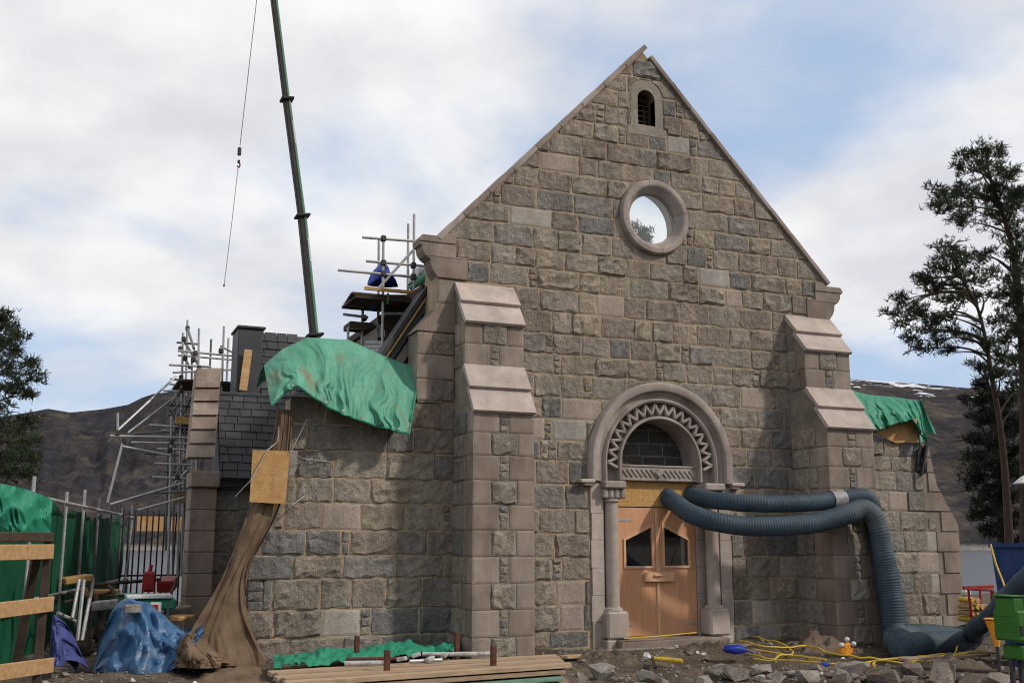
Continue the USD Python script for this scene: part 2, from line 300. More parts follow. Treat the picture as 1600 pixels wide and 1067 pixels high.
crane_m = mat("crane_green", (.075, .19, .115), (.11, .24, .15), scale=2, rough=.45, spec=.5, speck=.1)
crane_dark_m = mat("crane_dark", (.024, .02, .02), (.042, .036, .034), scale=2, rough=.6)
crane_white_m = mat("crane_lettering", (.6, .6, .58), (.7, .7, .68), scale=6, rough=.6)
rope_m = mat("wire_rope", (.10, .10, .11), (.16, .16, .17), scale=20, rough=.6)
yellow_m = mat("yellow_cable", (.50, .32, .03), (.62, .43, .06), scale=8, rough=.6)
orange_m = mat("orange_plastic", (.62, .22, .02), (.75, .30, .03), scale=6, rough=.5)
white_m = mat("white_plastic", (.45, .45, .43), (.65, .65, .62), scale=8, rough=.5)
pvc_m = mat("grey_white_plastic", (.30, .30, .29), (.5, .49, .47), scale=8, rough=.6, stain=(.14, .11, .08), stain_scale=5)
red_m = mat("red_plastic", (.20, .015, .015), (.30, .025, .022), scale=6, rough=.45)
green_paint_m = mat("bright_green_paint", (.018, .085, .01), (.032, .125, .016), scale=3, rough=.5, speck=.12)
skip_m = mat("navy_paint", (.008, .02, .075), (.015, .04, .12), scale=3, rough=.5)
bark_m = mat("pine_bark", (.028, .019, .014), (.065, .042, .03), scale=5, fine=30, bump=.8, dist=.03)
leaf_m = mat("pine_needles", (.012, .02, .010), (.04, .055, .026), scale=.7, fine=6, bump=0, rough=.7, translucent=.2, speck=.4)
leaf2_m = mat("dark_conifer_needles", (.009, .011, .008), (.02, .024, .015), scale=.7, fine=6, bump=0, rough=.8, translucent=.1, speck=.4)
rubble_m = [mat(f"rubble_{c}", a, b, scale=6, fine=50, bump=.8, dist=.03, speck=.4) for c, a, b in
            (("a", (.12, .10, .085), (.27, .225, .19)), ("b", (.16, .14, .12), (.34, .295, .255)), ("c", (.09, .07, .058), (.20, .16, .135)), ("d", (.18, .16, .14), (.36, .33, .30)))]
soil_m = mat("bare_soil", (.045, .033, .024), (.145, .112, .08), scale=1.4, fine=22, bump=.9, dist=.05, speck=.5, stain=(.17, .14, .11), stain_scale=3.5, stain_at=(.58, .75))
glass_dark_m = usdkit.material(stage, "/World/Looks/window_glass", {"g": ("glossy_bsdf", dict(roughness=.02, color=(1, 1, 1))), "t": ("transparent_bsdf", dict(color=(.93, .95, .95))), "f": ("fresnel", dict(IOR=1.5)), "m": ("mix_closure", {})},
                               [("f.fac", "m.fac"), ("t.BSDF", "m.closure1"), ("g.BSDF", "m.closure2")], surface="m.closure")
water_m = usdkit.material(stage, "/World/Looks/loch_water", {"geo": ("geometry", {}), "mp": ("mapping", dict(scale=(.25, .6, 1))), "n": ("noise_texture", dict(scale=1.0, detail=5.0, roughness=.6)),
    "b": ("bump", dict(strength=.35, distance=.3)), "p": ("principled_bsdf", dict(base_color=(.06, .07, .085), roughness=.16, specular_ior_level=.6))},
    [("geo.position", "mp.vector"), ("mp.vector", "n.vector"), ("n.fac", "b.height"), ("b.normal", "p.normal")], surface="p.BSDF")

# ------------------------------------------------------------------ terrain, water, hills
SHORE_AZ = np.radians([-180, -60, -20, 0, 10, 30, 44, 46.5, 48.5, 55, 90, 180]); SHORE_R = [400, 300, 60, 52, 52, 56, 58, 60, 110, 130, 300, 400]
def ground_z(X, Y):
    X, Y = np.asarray(X, float), np.asarray(Y, float); dx, dy = X - EYE[0], Y - EYE[1]; r = np.hypot(dx, dy); az = np.arctan2(dx, dy)
    zz = 0.02 + 0.12 / (1 + np.exp(-(Y + 1.3) * 3)) - np.clip(Y - 5, 0, 60) * .012
    p = np.stack([X, Y, X * 0], -1)
    zz += (meshkit.fbm(p * .9, 4, 3) - .5) * .16 + (meshkit.fbm(p * 4.5, 3, 5) - .5) * .06
    sr = np.interp(az, SHORE_AZ, SHORE_R)
    t = np.clip((r - sr * .72) / (sr * .36), 0, 1)
    return zz * (1 - t) + t * (-3.0)
def axis(a, b, step, far, grow=1.18):
    mid = np.arange(a, b + step / 2, step); out, s = [], step; q = b
    while q < far: s *= grow; q += s; out.append(q)
    lo, s, q = [], step, a
    while q > -far: s *= grow; q -= s; lo.append(q)
    return np.r_[lo[::-1], mid, out]
gx, gy = axis(-3.5, 17.5, .11, 420), axis(-6.5, 2.5, .11, 420)
X, Y = np.meshgrid(gx, gy, indexing="ij")
struct("ground", grid(np.stack([X, Y, ground_z(X, Y)], -1)), soil_m, True)
WZ = -1.3
a = np.linspace(0, 2 * np.pi, 97)
wr = np.array([20, 60, 150, 400, 900, 1300.0]); P = np.stack([wr[:, None] * np.cos(a), wr[:, None] * np.sin(a) + EYE[1], np.full((len(wr), 97), WZ)], -1)
struct("lake", grid(P), water_m)

sky_px = [(-250, 655), (-60, 652), (0, 648), (50, 640), (75, 635), (110, 641), (160, 636), (200, 629), (222, 618), (240, 612), (290, 606), (400, 590), (600, 580), (900, 592), (1200, 588), (1325, 590), (1420, 596), (1500, 603), (1600, 611), (1900, 640)]
rr = np.array([ray(*p) for p in sky_px]); az_k = np.arctan2(rr[:, 0], rr[:, 1]); tan_k = rr[:, 2] / np.hypot(rr[:, 0], rr[:, 1])
az = np.r_[np.radians(np.arange(-175, -4, 3)), np.radians(np.arange(-4, 52, .12)), np.radians(np.arange(52, 186, 3))]
tn = np.interp(az, np.r_[-4, az_k, 4], np.r_[.09, tan_k, .1])
ridge = np.interp(az, np.radians([-180, 0, 8, 14, 40, 180]), [1600, 1500, 1450, 1700, 2300, 2200])
T = np.r_[np.linspace(0, 1, 64), np.linspace(1.05, 1.9, 10)]
AZ, TT = np.meshgrid(az, T, indexing="ij"); d0 = 860 + 60 * np.sin(AZ * 9)
DD = d0 + TT * (ridge[:, None] - d0)
HX, HY = EYE[0] + DD * np.sin(AZ), EYE[1] + DD * np.cos(AZ)
left = 1 / (1 + np.exp((AZ - math.radians(16)) * 25))
prof = left * (0.45 * TT + .55 * np.clip((TT - .35) / .65, 0, 1) ** 1.4) + (1 - left) * TT ** .9
prof = np.where(TT > 1, 1 - .5 * (TT - 1) ** 1.2, prof)
q = np.stack([HX, HY, HX * 0], -1)
rel = (meshkit.fbm(q * .006, 5, 11) - .5) * 110 + (meshkit.fbm(q * .03, 4, 12) - .5) * 26 + np.abs(meshkit.fbm(np.stack([AZ * 60, TT * 2.5, TT * 0], -1), 4, 4) - .5) * 105 * left * np.clip(TT * 1.6 - .25, .15, 1)
env = np.clip(TT * 4, 0, 1) * np.clip(1.0 - TT, 0, 1) ** .6
HZ = WZ - 1.5 + EYE[2] * np.clip(TT, 0, 1) + tn[:, None] * ridge[:, None] * prof + rel * env
hv, hf = grid(np.stack([HX, HY, HZ], -1))
hill_m = usdkit.material(stage, "/World/Looks/heather_hill", {
    "geo": ("geometry", {}), "sep": ("separate_xyz", {}), "n1": ("noise_texture", dict(scale=.012, detail=9.0, roughness=.72, distortion=.4)), "n2": ("noise_texture", dict(scale=.05, detail=6.0, roughness=.7)),
    "mp": ("mapping", dict(scale=(1, 1, 3.0))), "mg": ("mapping", dict(scale=(.030, .030, .0055), rotation=(0.25, -0.35, 0.3))), "ng": ("noise_texture", dict(scale=1.0, detail=6.0, roughness=.6)), "gr": ("map_range", dict(from_min=.55, from_max=.72, to_min=0, to_max=.75, clamp=True)), "gm": ("mix", dict(color2=(.13, .105, .078))),
    "n3": ("noise_texture", dict(scale=.016, detail=7.0, roughness=.62)),
    "r": ("rgb_ramp", {"ramp": [(.30, (.017, .018, .024)), (.46, (.034, .032, .038)), (.57, (.055, .046, .044)), (.68, (.105, .083, .062))]}),
    "v": ("map_range", dict(from_min=.3, from_max=.7, to_min=.6, to_max=1.4)), "mu": ("mix", dict(mix_type="multiply", fac=1.0)),
    "h": ("map_range", dict(from_min=205, from_max=330, to_min=-.10, to_max=.17, clamp=True)), "ad": Mm("add"),
    "s": ("map_range", dict(from_min=.655, from_max=.675, to_min=0, to_max=1, clamp=True)), "sm": ("mix", dict(color2=(.75, .76, .8))),
    "sh": ("map_range", dict(from_min=0.5, from_max=4.0, to_min=1, to_max=0, clamp=True)), "sg": ("mix", dict(color2=(.22, .2, .18))),
    "b": ("bump", dict(strength=1.0, distance=16.0)), "p": ("principled_bsdf", dict(roughness=.95, specular_ior_level=.1))},
    [("geo.position", "n1.vector"), ("geo.position", "n2.vector"), ("geo.position", "mp.vector"), ("mp.vector", "n3.vector"), ("geo.position", "sep.vector"), ("n1.fac", "r.fac"), ("n2.fac", "v.value"),
     ("r.color", "mu.color1"), ("v.result", "mu.color2"), ("sep.z", "h.value"), ("n3.fac", "ad.value1"), ("h.result", "ad.value2"), ("ad.value", "s.value"), ("geo.position", "mg.vector"), ("mg.vector", "ng.vector"), ("ng.fac", "gr.value"), ("gr.result", "gm.fac"), ("mu.color", "gm.color1"), ("s.result", "sm.fac"), ("gm.color", "sm.color1"),
     ("sep.z", "sh.value"), ("sh.result", "sg.fac"), ("sm.color", "sg.color1"), ("sg.color", "p.base_color"), ("n2.fac", "b.height"), ("b.normal", "p.normal")], surface="p.BSDF")
struct("hills", (hv, hf), hill_m, True)

# ------------------------------------------------------------------ the chapel
XL, XR, APX, APZ, EAVE = 5.20, 12.86, 9.03, 10.42, 6.45
XC = 9.17; ZC = 3.05                                     # doorway axis and springing
chapel = thing("stone_chapel", (9.03, 0, 0), "granite chapel front with steep gable, round window and arched doorway", "chapel")
gable = Polygon([(XL, -.6), (XR, -.6), (XR, EAVE), (APX, APZ), (XL, EAVE)])
ROSE = (9.165, 7.33); RO = 0.68
slit = unary_union([sbox(8.90, 9.25, 9.03, 9.52), Point(9.075, 9.52).buffer(.175)])
slit_out = unary_union([sbox(8.75, 9.41, 9.0, 9.55), sbox(8.68, 9.48, 8.83, 9.0), Point(9.08, 9.55).buffer(.33)])
doorhole = unary_union([sbox(XC - 1.12, XC + 1.12, -.6, 2.74), sbox(XC - 1.045, XC + 1.045, 2.7, ZC), Point(XC, ZC).buffer(1.045, 32)])
portal = unary_union([sbox(XC - 1.36, XC + 1.36, 2.72, ZC), Point(XC, ZC).buffer(1.36, 32), sbox(XC - 1.33, XC + 1.33, -.6, 2.75)])
rose_hole = Point(*ROSE).buffer(.64, 32)
core = gable.difference(unary_union([slit, doorhole, rose_hole]))
wall = obj("front_wall", prism(core, 0.0, .62), mortar_m, chapel)
LB, RB = (5.51, 6.48), (11.86, 12.83)
z_rows = [-.25, .15, .4, .8, 1.17, 1.53, 1.9, 2.28, 2.67, 3.05, 3.37, 3.72, 4.07, 4.45, 4.78, 5.12, 5.49, 5.86]
while z_rows[-1] < 10.2: z_rows.append(z_rows[-1] + random.uniform(.32, .385))
butt = unary_union([sbox(LB[0] + .02, LB[1] - .02, -1, 5.84), sbox(RB[0] + .02, RB[1] - .02, -1, 5.84)])
kl = [(4.88, 6.46), (4.90, 6.38), (4.93, 6.37), (4.945, 6.28), (4.99, 6.21), (5.05, 6.165), (5.075, 6.155), (5.085, 6.06), (5.12, 5.98), (5.18, 5.90), (5.205, 5.87), (5.70, 5.87), (5.70, 6.22), (5.50, 6.22), (5.50, 6.60), (5.33, 6.60), (5.26, 6.535), (4.93, 6.535)]
kr = [(XL + XR - a_ - .02, b_ - .1 if b_ > 6.4 else b_ - .06) for a_, b_ in kl]
kneel_zone = unary_union([Polygon(kl).buffer(.012), Polygon(kr).buffer(.012), sbox(4, XL + .3, 5.4, 5.88)])
allow = gable.buffer(-.02).difference(unary_union([Point(*ROSE).buffer(RO + .02, 32), slit_out.buffer(.015), portal.buffer(.02), butt, kneel_zone, sbox(4, 5.525, -1, 5.885)]))
def pick_stone():
    k = rng.rand()
    if k < .09: return smooth_m[rng.randint(3)], .003
    return stone_m[rng.choice(8, p=[.17, .15, .12, .13, .13, .10, .12, .08])], rng.choice([.010, .026, .048], p=[.35, .45, .2])
def coursed(parent, rows, allow, lo, hi, origin=(0, 0, 0), ux=(1, 0, 0), n=(0, -1, 0), wmin=.34, wmax=.78, snecks=True, minarea=.006, choose=pick_stone):
    """courses of broken-faced blocks with staggered joints, clipped to "allow" (in the wall's own x, z)"""
    small = []
    for r in range(len(rows) - 1):
        z0, z1 = rows[r] + .014, rows[r + 1] - .014
        x = lo - random.uniform(0, .5)
        while x < hi:
            w = random.uniform(wmin, wmax)
            if snecks and random.random() < .10: w = random.uniform(.12, .16)
            rects = [(x + .014, x + w - .014, z0, z1)]
            if w < .2:
                k = random.choice([2, 3]); h = (z1 - z0 + .02) / k
                rects = [(x + .012, x + w - .012, z0 + i * h, z0 + (i + 1) * h - .02) for i in range(k)]
            for (a0, a1, b0, b1) in rects:
                bxy = sbox(a0, a1, b0, b1)
                if not bxy.intersects(allow): continue
                cut = bxy.intersection(allow)
                cut = unary_union([g_ for g_ in getattr(cut, "geoms", [cut]) if g_.geom_type == "Polygon" and g_.area > .002])
                if cut.area < minarea * (1 if w > .2 else .3): continue
                m, ro = choose()
                if w < .2: ro = .03
                if cut.area > .995 * bxy.area:
                    vf = rock_face(a0, a1, b0, b1, ro)
                else:
                    vf = unmani(mani(rock_face(a0, a1, b0, b1, ro, closed=True)) ^ mani(prism(cut, -.2, .2)))
                    if len(vf[1]) == 0: vf = prism(cut.buffer(-.004), -.03, .03)
                vf = place(vf, origin, ux, n)
                if w < .2: small.append((vf, m)); obj("sneck_stone", vf, m, parent)
                else: obj("stone", vf, m, parent)
            x += w
coursed(wall, z_rows, allow, XL, XR)

# rose window
def ringpath(cx, cz, a0, a1, n):
    return [((cx, cz), (math.cos(t), math.sin(t))) for t in np.linspace(a0, a1, n)]
def arch_sweep(path, prof, closed=False):
    """profile points (r, y) carried round a path of (centre, direction) stations"""
    P = np.array([[(c[0] + r * e[0], yy, c[1] + r * e[1]) for r, yy in prof] for c, e in path]); n, m = P.shape[:2]
    P2 = np.concatenate([P, P[:, :1]], 1); v, f = grid(P2)
    if not closed:
        cap = [(0, k, k + 1) for k in range(1, m - 1)] + [((n - 1) * (m + 1), (n - 1) * (m + 1) + k + 1, (n - 1) * (m + 1) + k) for k in range(1, m - 1)]
        f = np.vstack([f, cap])
    return v, f
def arc_prof(r0, r1, y_in, y_out, n=7):
    """a half-round roll between r0 and r1 proud to y_out"""
    t = np.linspace(0, np.pi, n); return [(r0 + (r1 - r0) * (1 - math.cos(a)) / 2, y_in + (y_out - y_in) * math.sin(a)) for a in t] + [(r1, .1), (r0, .1)]
for k in range(8):
    a0 = k * math.pi / 4 + .2
    prof = [(RO - .005, .05), (RO - .005, -.07), (RO - .03, -.105), (.585, -.115), (.55, -.10), (.535, -.075), (.455, .035), (.45, .075), (.62, .3), (RO - .005, .3)]
    obj("window_ring_stone", arch_sweep(ringpath(*ROSE, a0 + .004, a0 + math.pi / 4 - .004, 9), prof), carved_m, chapel, 40)
rp = obj("round_window", arch_sweep(ringpath(*ROSE, 0, 2 * math.pi, 49), [(.470, .082), (.470, .115), (.436, .115), (.436, .082)], True), galv_m, chapel, 40)
obj("pane", prism(Point(*ROSE).buffer(.440, 24), .095, .101), glass_dark_m, rp)
# slit vent near the top
vent = obj("vent_surround", prism(slit_out.buffer(-.004).difference(slit), -.008, .3), slit_m, chapel)
lv = obj("vent_frame", prism(slit.buffer(-.003).difference(slit.buffer(-.045)), .14, .22), dark_wood_m, vent)
for k in range(6):
    zz = 9.08 + k * .1
    obj("louvre", cbox((.26, .10, .012), .003, (9.075, .19, zz), [[1, 0, 0], [0, .8, -.6], [0, .6, .8]]), dark_wood_m, vent)
obj("vent_backing", bx(8.91, 9.24, .40, .42, 8.95, 9.72), iron_m, vent)
# coping along the rakes, kneelers
nrm = np.array([-(APZ - EAVE), 0, (APX - XL)])
for sgn, xe in ((-1, XL), (1, XR)):
    p0 = np.array([xe + sgn * -.02, 0, EAVE + .02]); p1 = np.array([APX + sgn * (-.07 if sgn < 0 else .10), 0, APZ + (.075 if sgn < 0 else -.10)])
    L = np.linalg.norm(p1 - p0); n = 9; d = (p1 - p0) / L; up = np.cross(d, [0, 1, 0]) * (1 if np.cross(d, [0, 1, 0])[2] > 0 else -1)
    for k in range(n):
        a_, b_ = p0 + d * (L * k / n), p0 + d * (L * (k + 1) / n - .006)
        c = (a_ + b_) / 2 + up * (.03 + .012 * (k % 2) * 0 + .004 * random.random()) + np.array([0, .26, 0])
        tilt = .014
        d2 = d + up * tilt; d2 /= np.linalg.norm(d2)
        obj("coping_stone", cbox((L / n - .004, .66, .085), .012, c, np.stack([d2, [0, 1, 0], np.cross(d2, [0, 1, 0])], 1)), pink_m[2] if k % 3 else carved_m, chapel)
for sgn in (-1, 1):
    pts = kl if sgn < 0 else kr
    kp = Polygon(pts).buffer(0); zj = 6.20 if sgn < 0 else 6.14
    for part, y_ in ((kp.intersection(sbox(0, 20, 0, zj - .003)), -.041), (kp.intersection(sbox(0, 20, zj + .003, 6.33 if sgn > 0 else 6.43)), -.045), (kp.intersection(sbox(0, 20, 6.334 if sgn > 0 else 6.434, 9)), -.06)):
        obj("kneeler_stone", prism(part, y_, .30), pink_m[1 if y_ == -.041 else 2], chapel)
# clasping buttresses
def weather(parent, x0, x1, y0, z0, y1, z1, m, lap=.5, over=.02):
    """two overlapping sloped cap slabs from (y0, z0) at the wall to (y1, z1) at the nose"""
    pts = [np.array([y0, z0]), np.array([y0 + (y1 - y0) * lap, z0 + (z1 - z0) * lap]), np.array([y1, z1])]
    for k in range(2):
        a_, b_ = pts[k], pts[k + 1]; d = (b_ - a_) / np.linalg.norm(b_ - a_); nn = np.array([-d[1], d[0]]); nn = nn if nn[1] > 0 else -nn
        b2 = b_ + d * (.05 if k == 0 else .06); tp = .075 if k == 0 else .035
        poly = [a_ + nn * (.035 if k == 0 else .012), b2 + nn * tp, b2 + nn * (tp - .055), b_ - d * .03 + nn * (.012 if k == 0 else -.045), a_ - nn * .06]
        P = np.array([[(xx, p[0], p[1]) for p in poly] for xx in (x0 - over, x1 + over)])
        v = P.reshape(-1, 3); f = np.array([(0, 1, 2), (0, 2, 3), (0, 3, 4), (5, 7, 6), (5, 8, 7), (5, 9, 8)] + [t for i in range(5) for t in ((i, 5 + i, (i + 1) % 5), ((i + 1) % 5, 5 + i, 5 + (i + 1) % 5))])
        obj("weathering_stone", (v, f), m[k % 2], parent)
def yz_prism(poly, x0, x1):
    v, f = prism(Polygon(poly), 0, 1); return np.stack([x0 + v[:, 1] * (x1 - x0), v[:, 0], v[:, 2]], 1), f[:, ::-1]
def quoined(parent, rows, x0, x1, Y, longw=.42, shortw=.29, n=(0, -1, 0), ux=(1, 0, 0), org=None, mm=pink_m):
    """dressed quoins on both edges, broken-faced hearting and little snecks between, course about"""
    org = (0, Y, 0) if org is None else org
    for r in range(len(rows) - 1):
        z0, z1 = rows[r] + .004, rows[r + 1] - .004; W = x1 - x0
        lw = (longw if r % 2 == 0 else shortw) * W / 1.0; rw = lw * random.uniform(.9, 1.0)
        m1, m2 = random.choice(mm), random.choice(mm)
        for (a_, b_, m) in ((x0, x0 + lw, m1), (x1 - rw, x1, m2)):
            obj("quoin", place(rock_face(a_, b_, z0, z1, .0015, proud=.002), org, ux, n), m, parent)
        c0, c1 = x0 + lw + .02, x1 - rw - .02
        if c1 - c0 < .05: continue
        if r % 2 == 0:
            k = 3 if z1 - z0 > .3 else 2; h = (z1 - z0) / k
            for i in range(k): obj("sneck_stone", place(rock_face(c0 + .005, c1 - .005, z0 + i * h + .012, z0 + (i + 1) * h - .012, .02, proud=.0), org, ux, n), random.choice(stone_m), parent)
        else:
            obj("hearting_stone", place(rock_face(c0 + .005, c1 - .005, z0 + .015, z1 - .015, .035, proud=.004), org, ux, n), random.choice([stone_m[0], stone_m[1], stone_m[6], smooth_m[0]]), parent)
for (bx0, bx1), d1, d2 in ((LB, .46, .85), (RB, .50, .98)):
    b = obj("buttress", yz_prism([(.0, -.5), (-d2, -.5), (-d2, 3.68), (-d1, 4.40), (-d1, 5.12), (.0, 5.80)], bx0, bx1), mortar_dark_m, chapel)
    lower = [-.2, .1, .42, .80, 1.17, 1.55, 1.93, 2.30, 2.66, 3.02, 3.36, 3.70]; upper = [4.40, 4.76, 5.12]
    quoined(b, lower, bx0 - .004, bx1 + .004, -d2 - .004); quoined(b, upper, bx0 - .004, bx1 + .004, -d1 - .004)
    weather(b, bx0, bx1, 0.0, 5.80, -d1 - .02, 5.13, cap_m); weather(b, bx0, bx1, -d1 + .02, 4.42, -d2 - .02, 3.71, cap_m)
    for side, xx, n_, u_ in (("l", bx0, (-1, 0, 0), (0, -1, 0)), ("r", bx1, (1, 0, 0), (0, 1, 0))):     # return faces
        for rows, dd in ((lower, d2), (upper, d1)):
            for r in range(len(rows) - 1):
                cut = -dd + (.42 if r % 2 else .26) * (dd / .85)
                ys = [(-dd, cut), (cut, 0)]
                for j, (ya, yb) in enumerate(ys):
                    a_, b_ = (-yb, -ya) if side == "l" else (ya, yb)
                    m, ro = (random.choice(pink_m), .0015) if j == 0 else (random.choice(stone_m), .02)
                    obj("return_stone", place(rock_face(a_ + .008, b_ - .008, rows[r] + .008, rows[r + 1] - .008, ro, proud=.006), (xx, 0, 0), u_, n_), m, b)
# corner buttress facing left, above the aisle wall
sb = obj("side_buttress", prism(Polygon([(4.90, 3.87), (5.30, 3.87), (5.30, 5.45), (5.22, 5.40), (4.90, 5.00)]), -.03, .5), mortar_dark_m, chapel)
for r, (z0, z1) in enumerate([(3.9, 4.24), (4.24, 4.62), (4.62, 4.97)]):
    c = 5.13 if r % 2 == 0 else 5.49
    obj("quoin", rock_y(4.885, c - .008, z0, z1) if False else place(rock_face(4.885, c - .007, z0 + .007, z1 - .007, .0015, proud=.008), (0, -.03, 0), (1, 0, 0), (0, -1, 0)), random.choice(pink_m), sb)
    if c < 5.4: obj("hearting_stone", place(rock_face(c + .012, 5.49, z0 + .012, z1 - .012, .02, proud=.004), (0, -.03, 0), (1, 0, 0), (0, -1, 0)), stone_m[7], sb)
obj("weathering_stone", prism(Polygon([(4.86, 4.99), (5.50, 4.99), (5.50, 5.47), (5.24, 5.44)]), -.05, .5), pink_m[1], sb)
obj("quoin", place(rock_face(5.215, 5.495, 5.47, 5.85, .0015, proud=.01), (0, 0, 0), (1, 0, 0), (0, -1, 0)), pink_m[2], sb)
# nave side walls, roofless behind the gable
for x0, x1 in ((XL, XL + .55), (XR - .55, XR)):
    obj("nave_wall", bx(x0, x1, .63, 11.0, -.5, 5.75, .01), inner_m, chapel)
    obj("wall_plate", bx(x0 - .05, x1 + .02, .63, 11.0, 5.755, 5.90, .01), dark_wood_m, chapel)
obj("rear_wall", bx(XL, XR, 11.01, 11.5, -.5, 5.7, .01), inner_m, chapel)
# doorway
def stations(rleg, zleg=2.74):
    L = [((XC, zz), (-1, 0)) for zz in np.linspace(zleg, ZC - .001, 3)] + [((XC, ZC), (math.cos(t), math.sin(t))) for t in np.linspace(math.pi, 0, 49)] + [((XC, zz), (1, 0)) for zz in np.linspace(ZC - .001, zleg, 3)]
    return L
door_arch = obj("arch_moulding", arch_sweep(stations(1), [(1.03, .13), (1.03, -.06), (1.06, -.085), (1.09, -.06), (1.10, -.03), (1.15, -.03), (1.165, -.065), (1.20, -.065), (1.20, .13)]), carved_m, chapel, 40)
obj("hood_mould", arch_sweep(stations(1), [(1.20, .04), (1.20, -.10), (1.22, -.145), (1.27, -.165), (1.33, -.155), (1.365, -.11), (1.37, -.02), (1.37, .04)]), carved_m, chapel, 40)
for s in (-1, 1):
    obj("hood_stop", cat(bx(XC + s * 1.43 - .13, XC + s * 1.43 + .13, -.17, -.01, 2.70, 2.76, .02), bx(XC + s * 1.40 - .08, XC + s * 1.40 + .08, -.14, -.01, 2.66, 2.70, .02)), cap_m[0], chapel)
obj("arch_rim", arch_sweep(stations(1, 2.76), [(.74, .5), (.74, -.03), (.755, -.05), (.785, -.05), (.80, -.03), (.80, .125), (1.035, .125), (1.035, .5)]), carved_m, chapel, 40)
zig = obj("chevron_band", arch_sweep(stations(1, 2.76), [(.80, .12), (.80, .095), (1.03, .095), (1.03, .12)]), carved_m, chapel, 40)
NZ = 18
def zpt(t, r, yy): return np.array([XC + r * math.cos(t), yy, ZC + r * math.sin(t)])
for k in range(NZ):
    t0 = math.pi * (1.03 - 1.06 * k / NZ); t1 = math.pi * (1.03 - 1.06 * (k + 1) / NZ); tm = (t0 + t1) / 2
    a_, b_, c_ = zpt(t0, .835, .0), zpt(tm, .995, .0), zpt(t1, .835, .0)
    def ridge3(p, q_):
        return beam(p + [0, .03, 0], q_ + [0, .03, 0], .15, .048, .012, np.cross(q_ - p, [0, 1.0, 0]), .012)
    obj("chevron", cat(ridge3(a_, b_), ridge3(b_, c_)), carved_m, zig)
lint = obj("carved_lintel", bx(XC - .74, XC + .74, .06, .30, 2.77, 3.0, .01), carved_m, chapel)
obj("lintel_fillet", bx(XC - .74, XC + .74, .045, .06, 3.0, 3.03, .004), carved_m, lint)
fl = []
for k in range(-7, 8):
    if k == 0: fl.append(cbox((.12, .05, .12), .02, (XC, .045, 2.9), [[.707, 0, -.707], [0, 1, 0], [.707, 0, .707]])); continue
    s = 1 if k > 0 else -1; cx = XC + k * .092
    fl.append(beam((cx - .05, .055, 2.96), (cx + .06, .055, 2.83), .03, .03, .01, (0, 1, 0)))
obj("carving", cat(*fl), carved_m, lint)
tym = obj("tympanum_infill", prism(Point(XC, ZC).buffer(.80, 32).intersection(sbox(XC - 1, XC + 1, 2.9, 5)), .50, .62), stone_m[5], chapel)
coursed(tym, [2.98, 3.22, 3.43, 3.66, 3.9], Point(XC, ZC).buffer(.78, 32).intersection(sbox(XC - 1, XC + 1, 2.98, 5)), XC - .8, XC + .8, (0, .50, 0), wmin=.36, wmax=.5, snecks=False, choose=lambda: (random.choice(dark_m), .004))
for s in (-1, 1):
    X0 = XC + s * 1.26
    jr = [-.3, .12, .52, .93, 1.36, 1.8, 2.22, 2.70]
    for r in range(len(jr) - 1):
        w = .11 if r % 2 else .14
        obj("jamb_stone", bx(min(XC + s * 1.10, XC + s * (1.26 + w * .5)), max(XC + s * 1.10, XC + s * (1.26 + w * .5)), -.04, .4, jr[r] + .002, jr[r + 1] - .002, .004), random.choice(cap_m), chapel)
        obj("jamb_stone", bx(min(XC + s * .755, XC + s * 1.098), max(XC + s * .755, XC + s * 1.098), .13, .55, jr[r] + .002, jr[r + 1] - .002, .004), random.choice(cap_m), chapel)
    cx = XC + s * .95; cy_ = -.02
    col = obj("column", tube([(cx, cy_, .74), (cx, cy_, 1.6), (cx, cy_, 2.44)], [.112, .112, .108], 20), cap_m[0], chapel, 40)
    obj("column_ring", tube([(cx, cy_, 2.40), (cx, cy_, 2.415), (cx, cy_, 2.435), (cx, cy_, 2.45)], [.115, .14, .14, .115], 20), cap_m[0], col, 40)
    obj("capital", cat(bx(cx - .20, cx + .20, -.20, .13, 2.62, 2.74, .02), *[bx(cx - .15 + i * .105 - .045, cx - .15 + i * .105 + .045 , -.15, .1, 2.46, 2.62, .03) for i in range(4)], bx(cx - .14, cx + .14, -.12, .12, 2.44, 2.63, .03)), carved_m, col)
    obj("column_base", cat(tube([(cx, cy_, .68), (cx, cy_, .70), (cx, cy_, .735), (cx, cy_, .75)], [.16, .165, .15, .12], 20), bx(cx - .195, cx + .195, -.21, .13, .26, .69, .035), bx(cx - .22, cx + .22, -.24, .13, -.2, .255, .02)), cap_m[0], col, 30)
# doors behind the arch
dy = .17
door_x = (XC - .745, XC, XC + .745)
for i in range(2):
    x0, x1 = door_x[i] + .006, door_x[i + 1] - .006
    hx0, hx1 = (XC - .60, XC - .10) if i == 0 else (XC + .13, XC + .60)
    zi, zo = 2.02, 1.80
    hole = Polygon([(hx0, 1.38), (hx1, 1.38), (hx1, zi if i == 0 else zo), (hx0, zo if i == 0 else zi)])
    leaf = obj("door_leaf", prism(sbox(x0, x1, .27, 2.33).difference(hole), dy, dy + .045), ply_m, chapel)
    obj("window_trim", prism(hole.buffer(.035, join_style=2).difference(hole.buffer(-.004)), dy - .02, dy - .001), ply_trim_m, leaf)
    obj("pane", prism(hole.buffer(.01), dy + .02, dy + .026), glass_dark_m, leaf)
    for zz in (.45, 2.12):
        xa = x0 if i == 0 else x1 - .26
        obj("strap_hinge", bx(xa, xa + .26, dy - .007, dy - .001, zz - .018, zz + .018, .003), galv_m, leaf)
obj("meeting_strip", bx(XC - .03, XC + .03, dy - .022, dy - .002, .28, 2.32, .005), ply_trim_m, chapel)
lat = obj("latch_board", bx(XC - .27, XC + .28, dy - .075, dy - .024, 1.13, 1.28, .006), ply_trim_m, chapel)
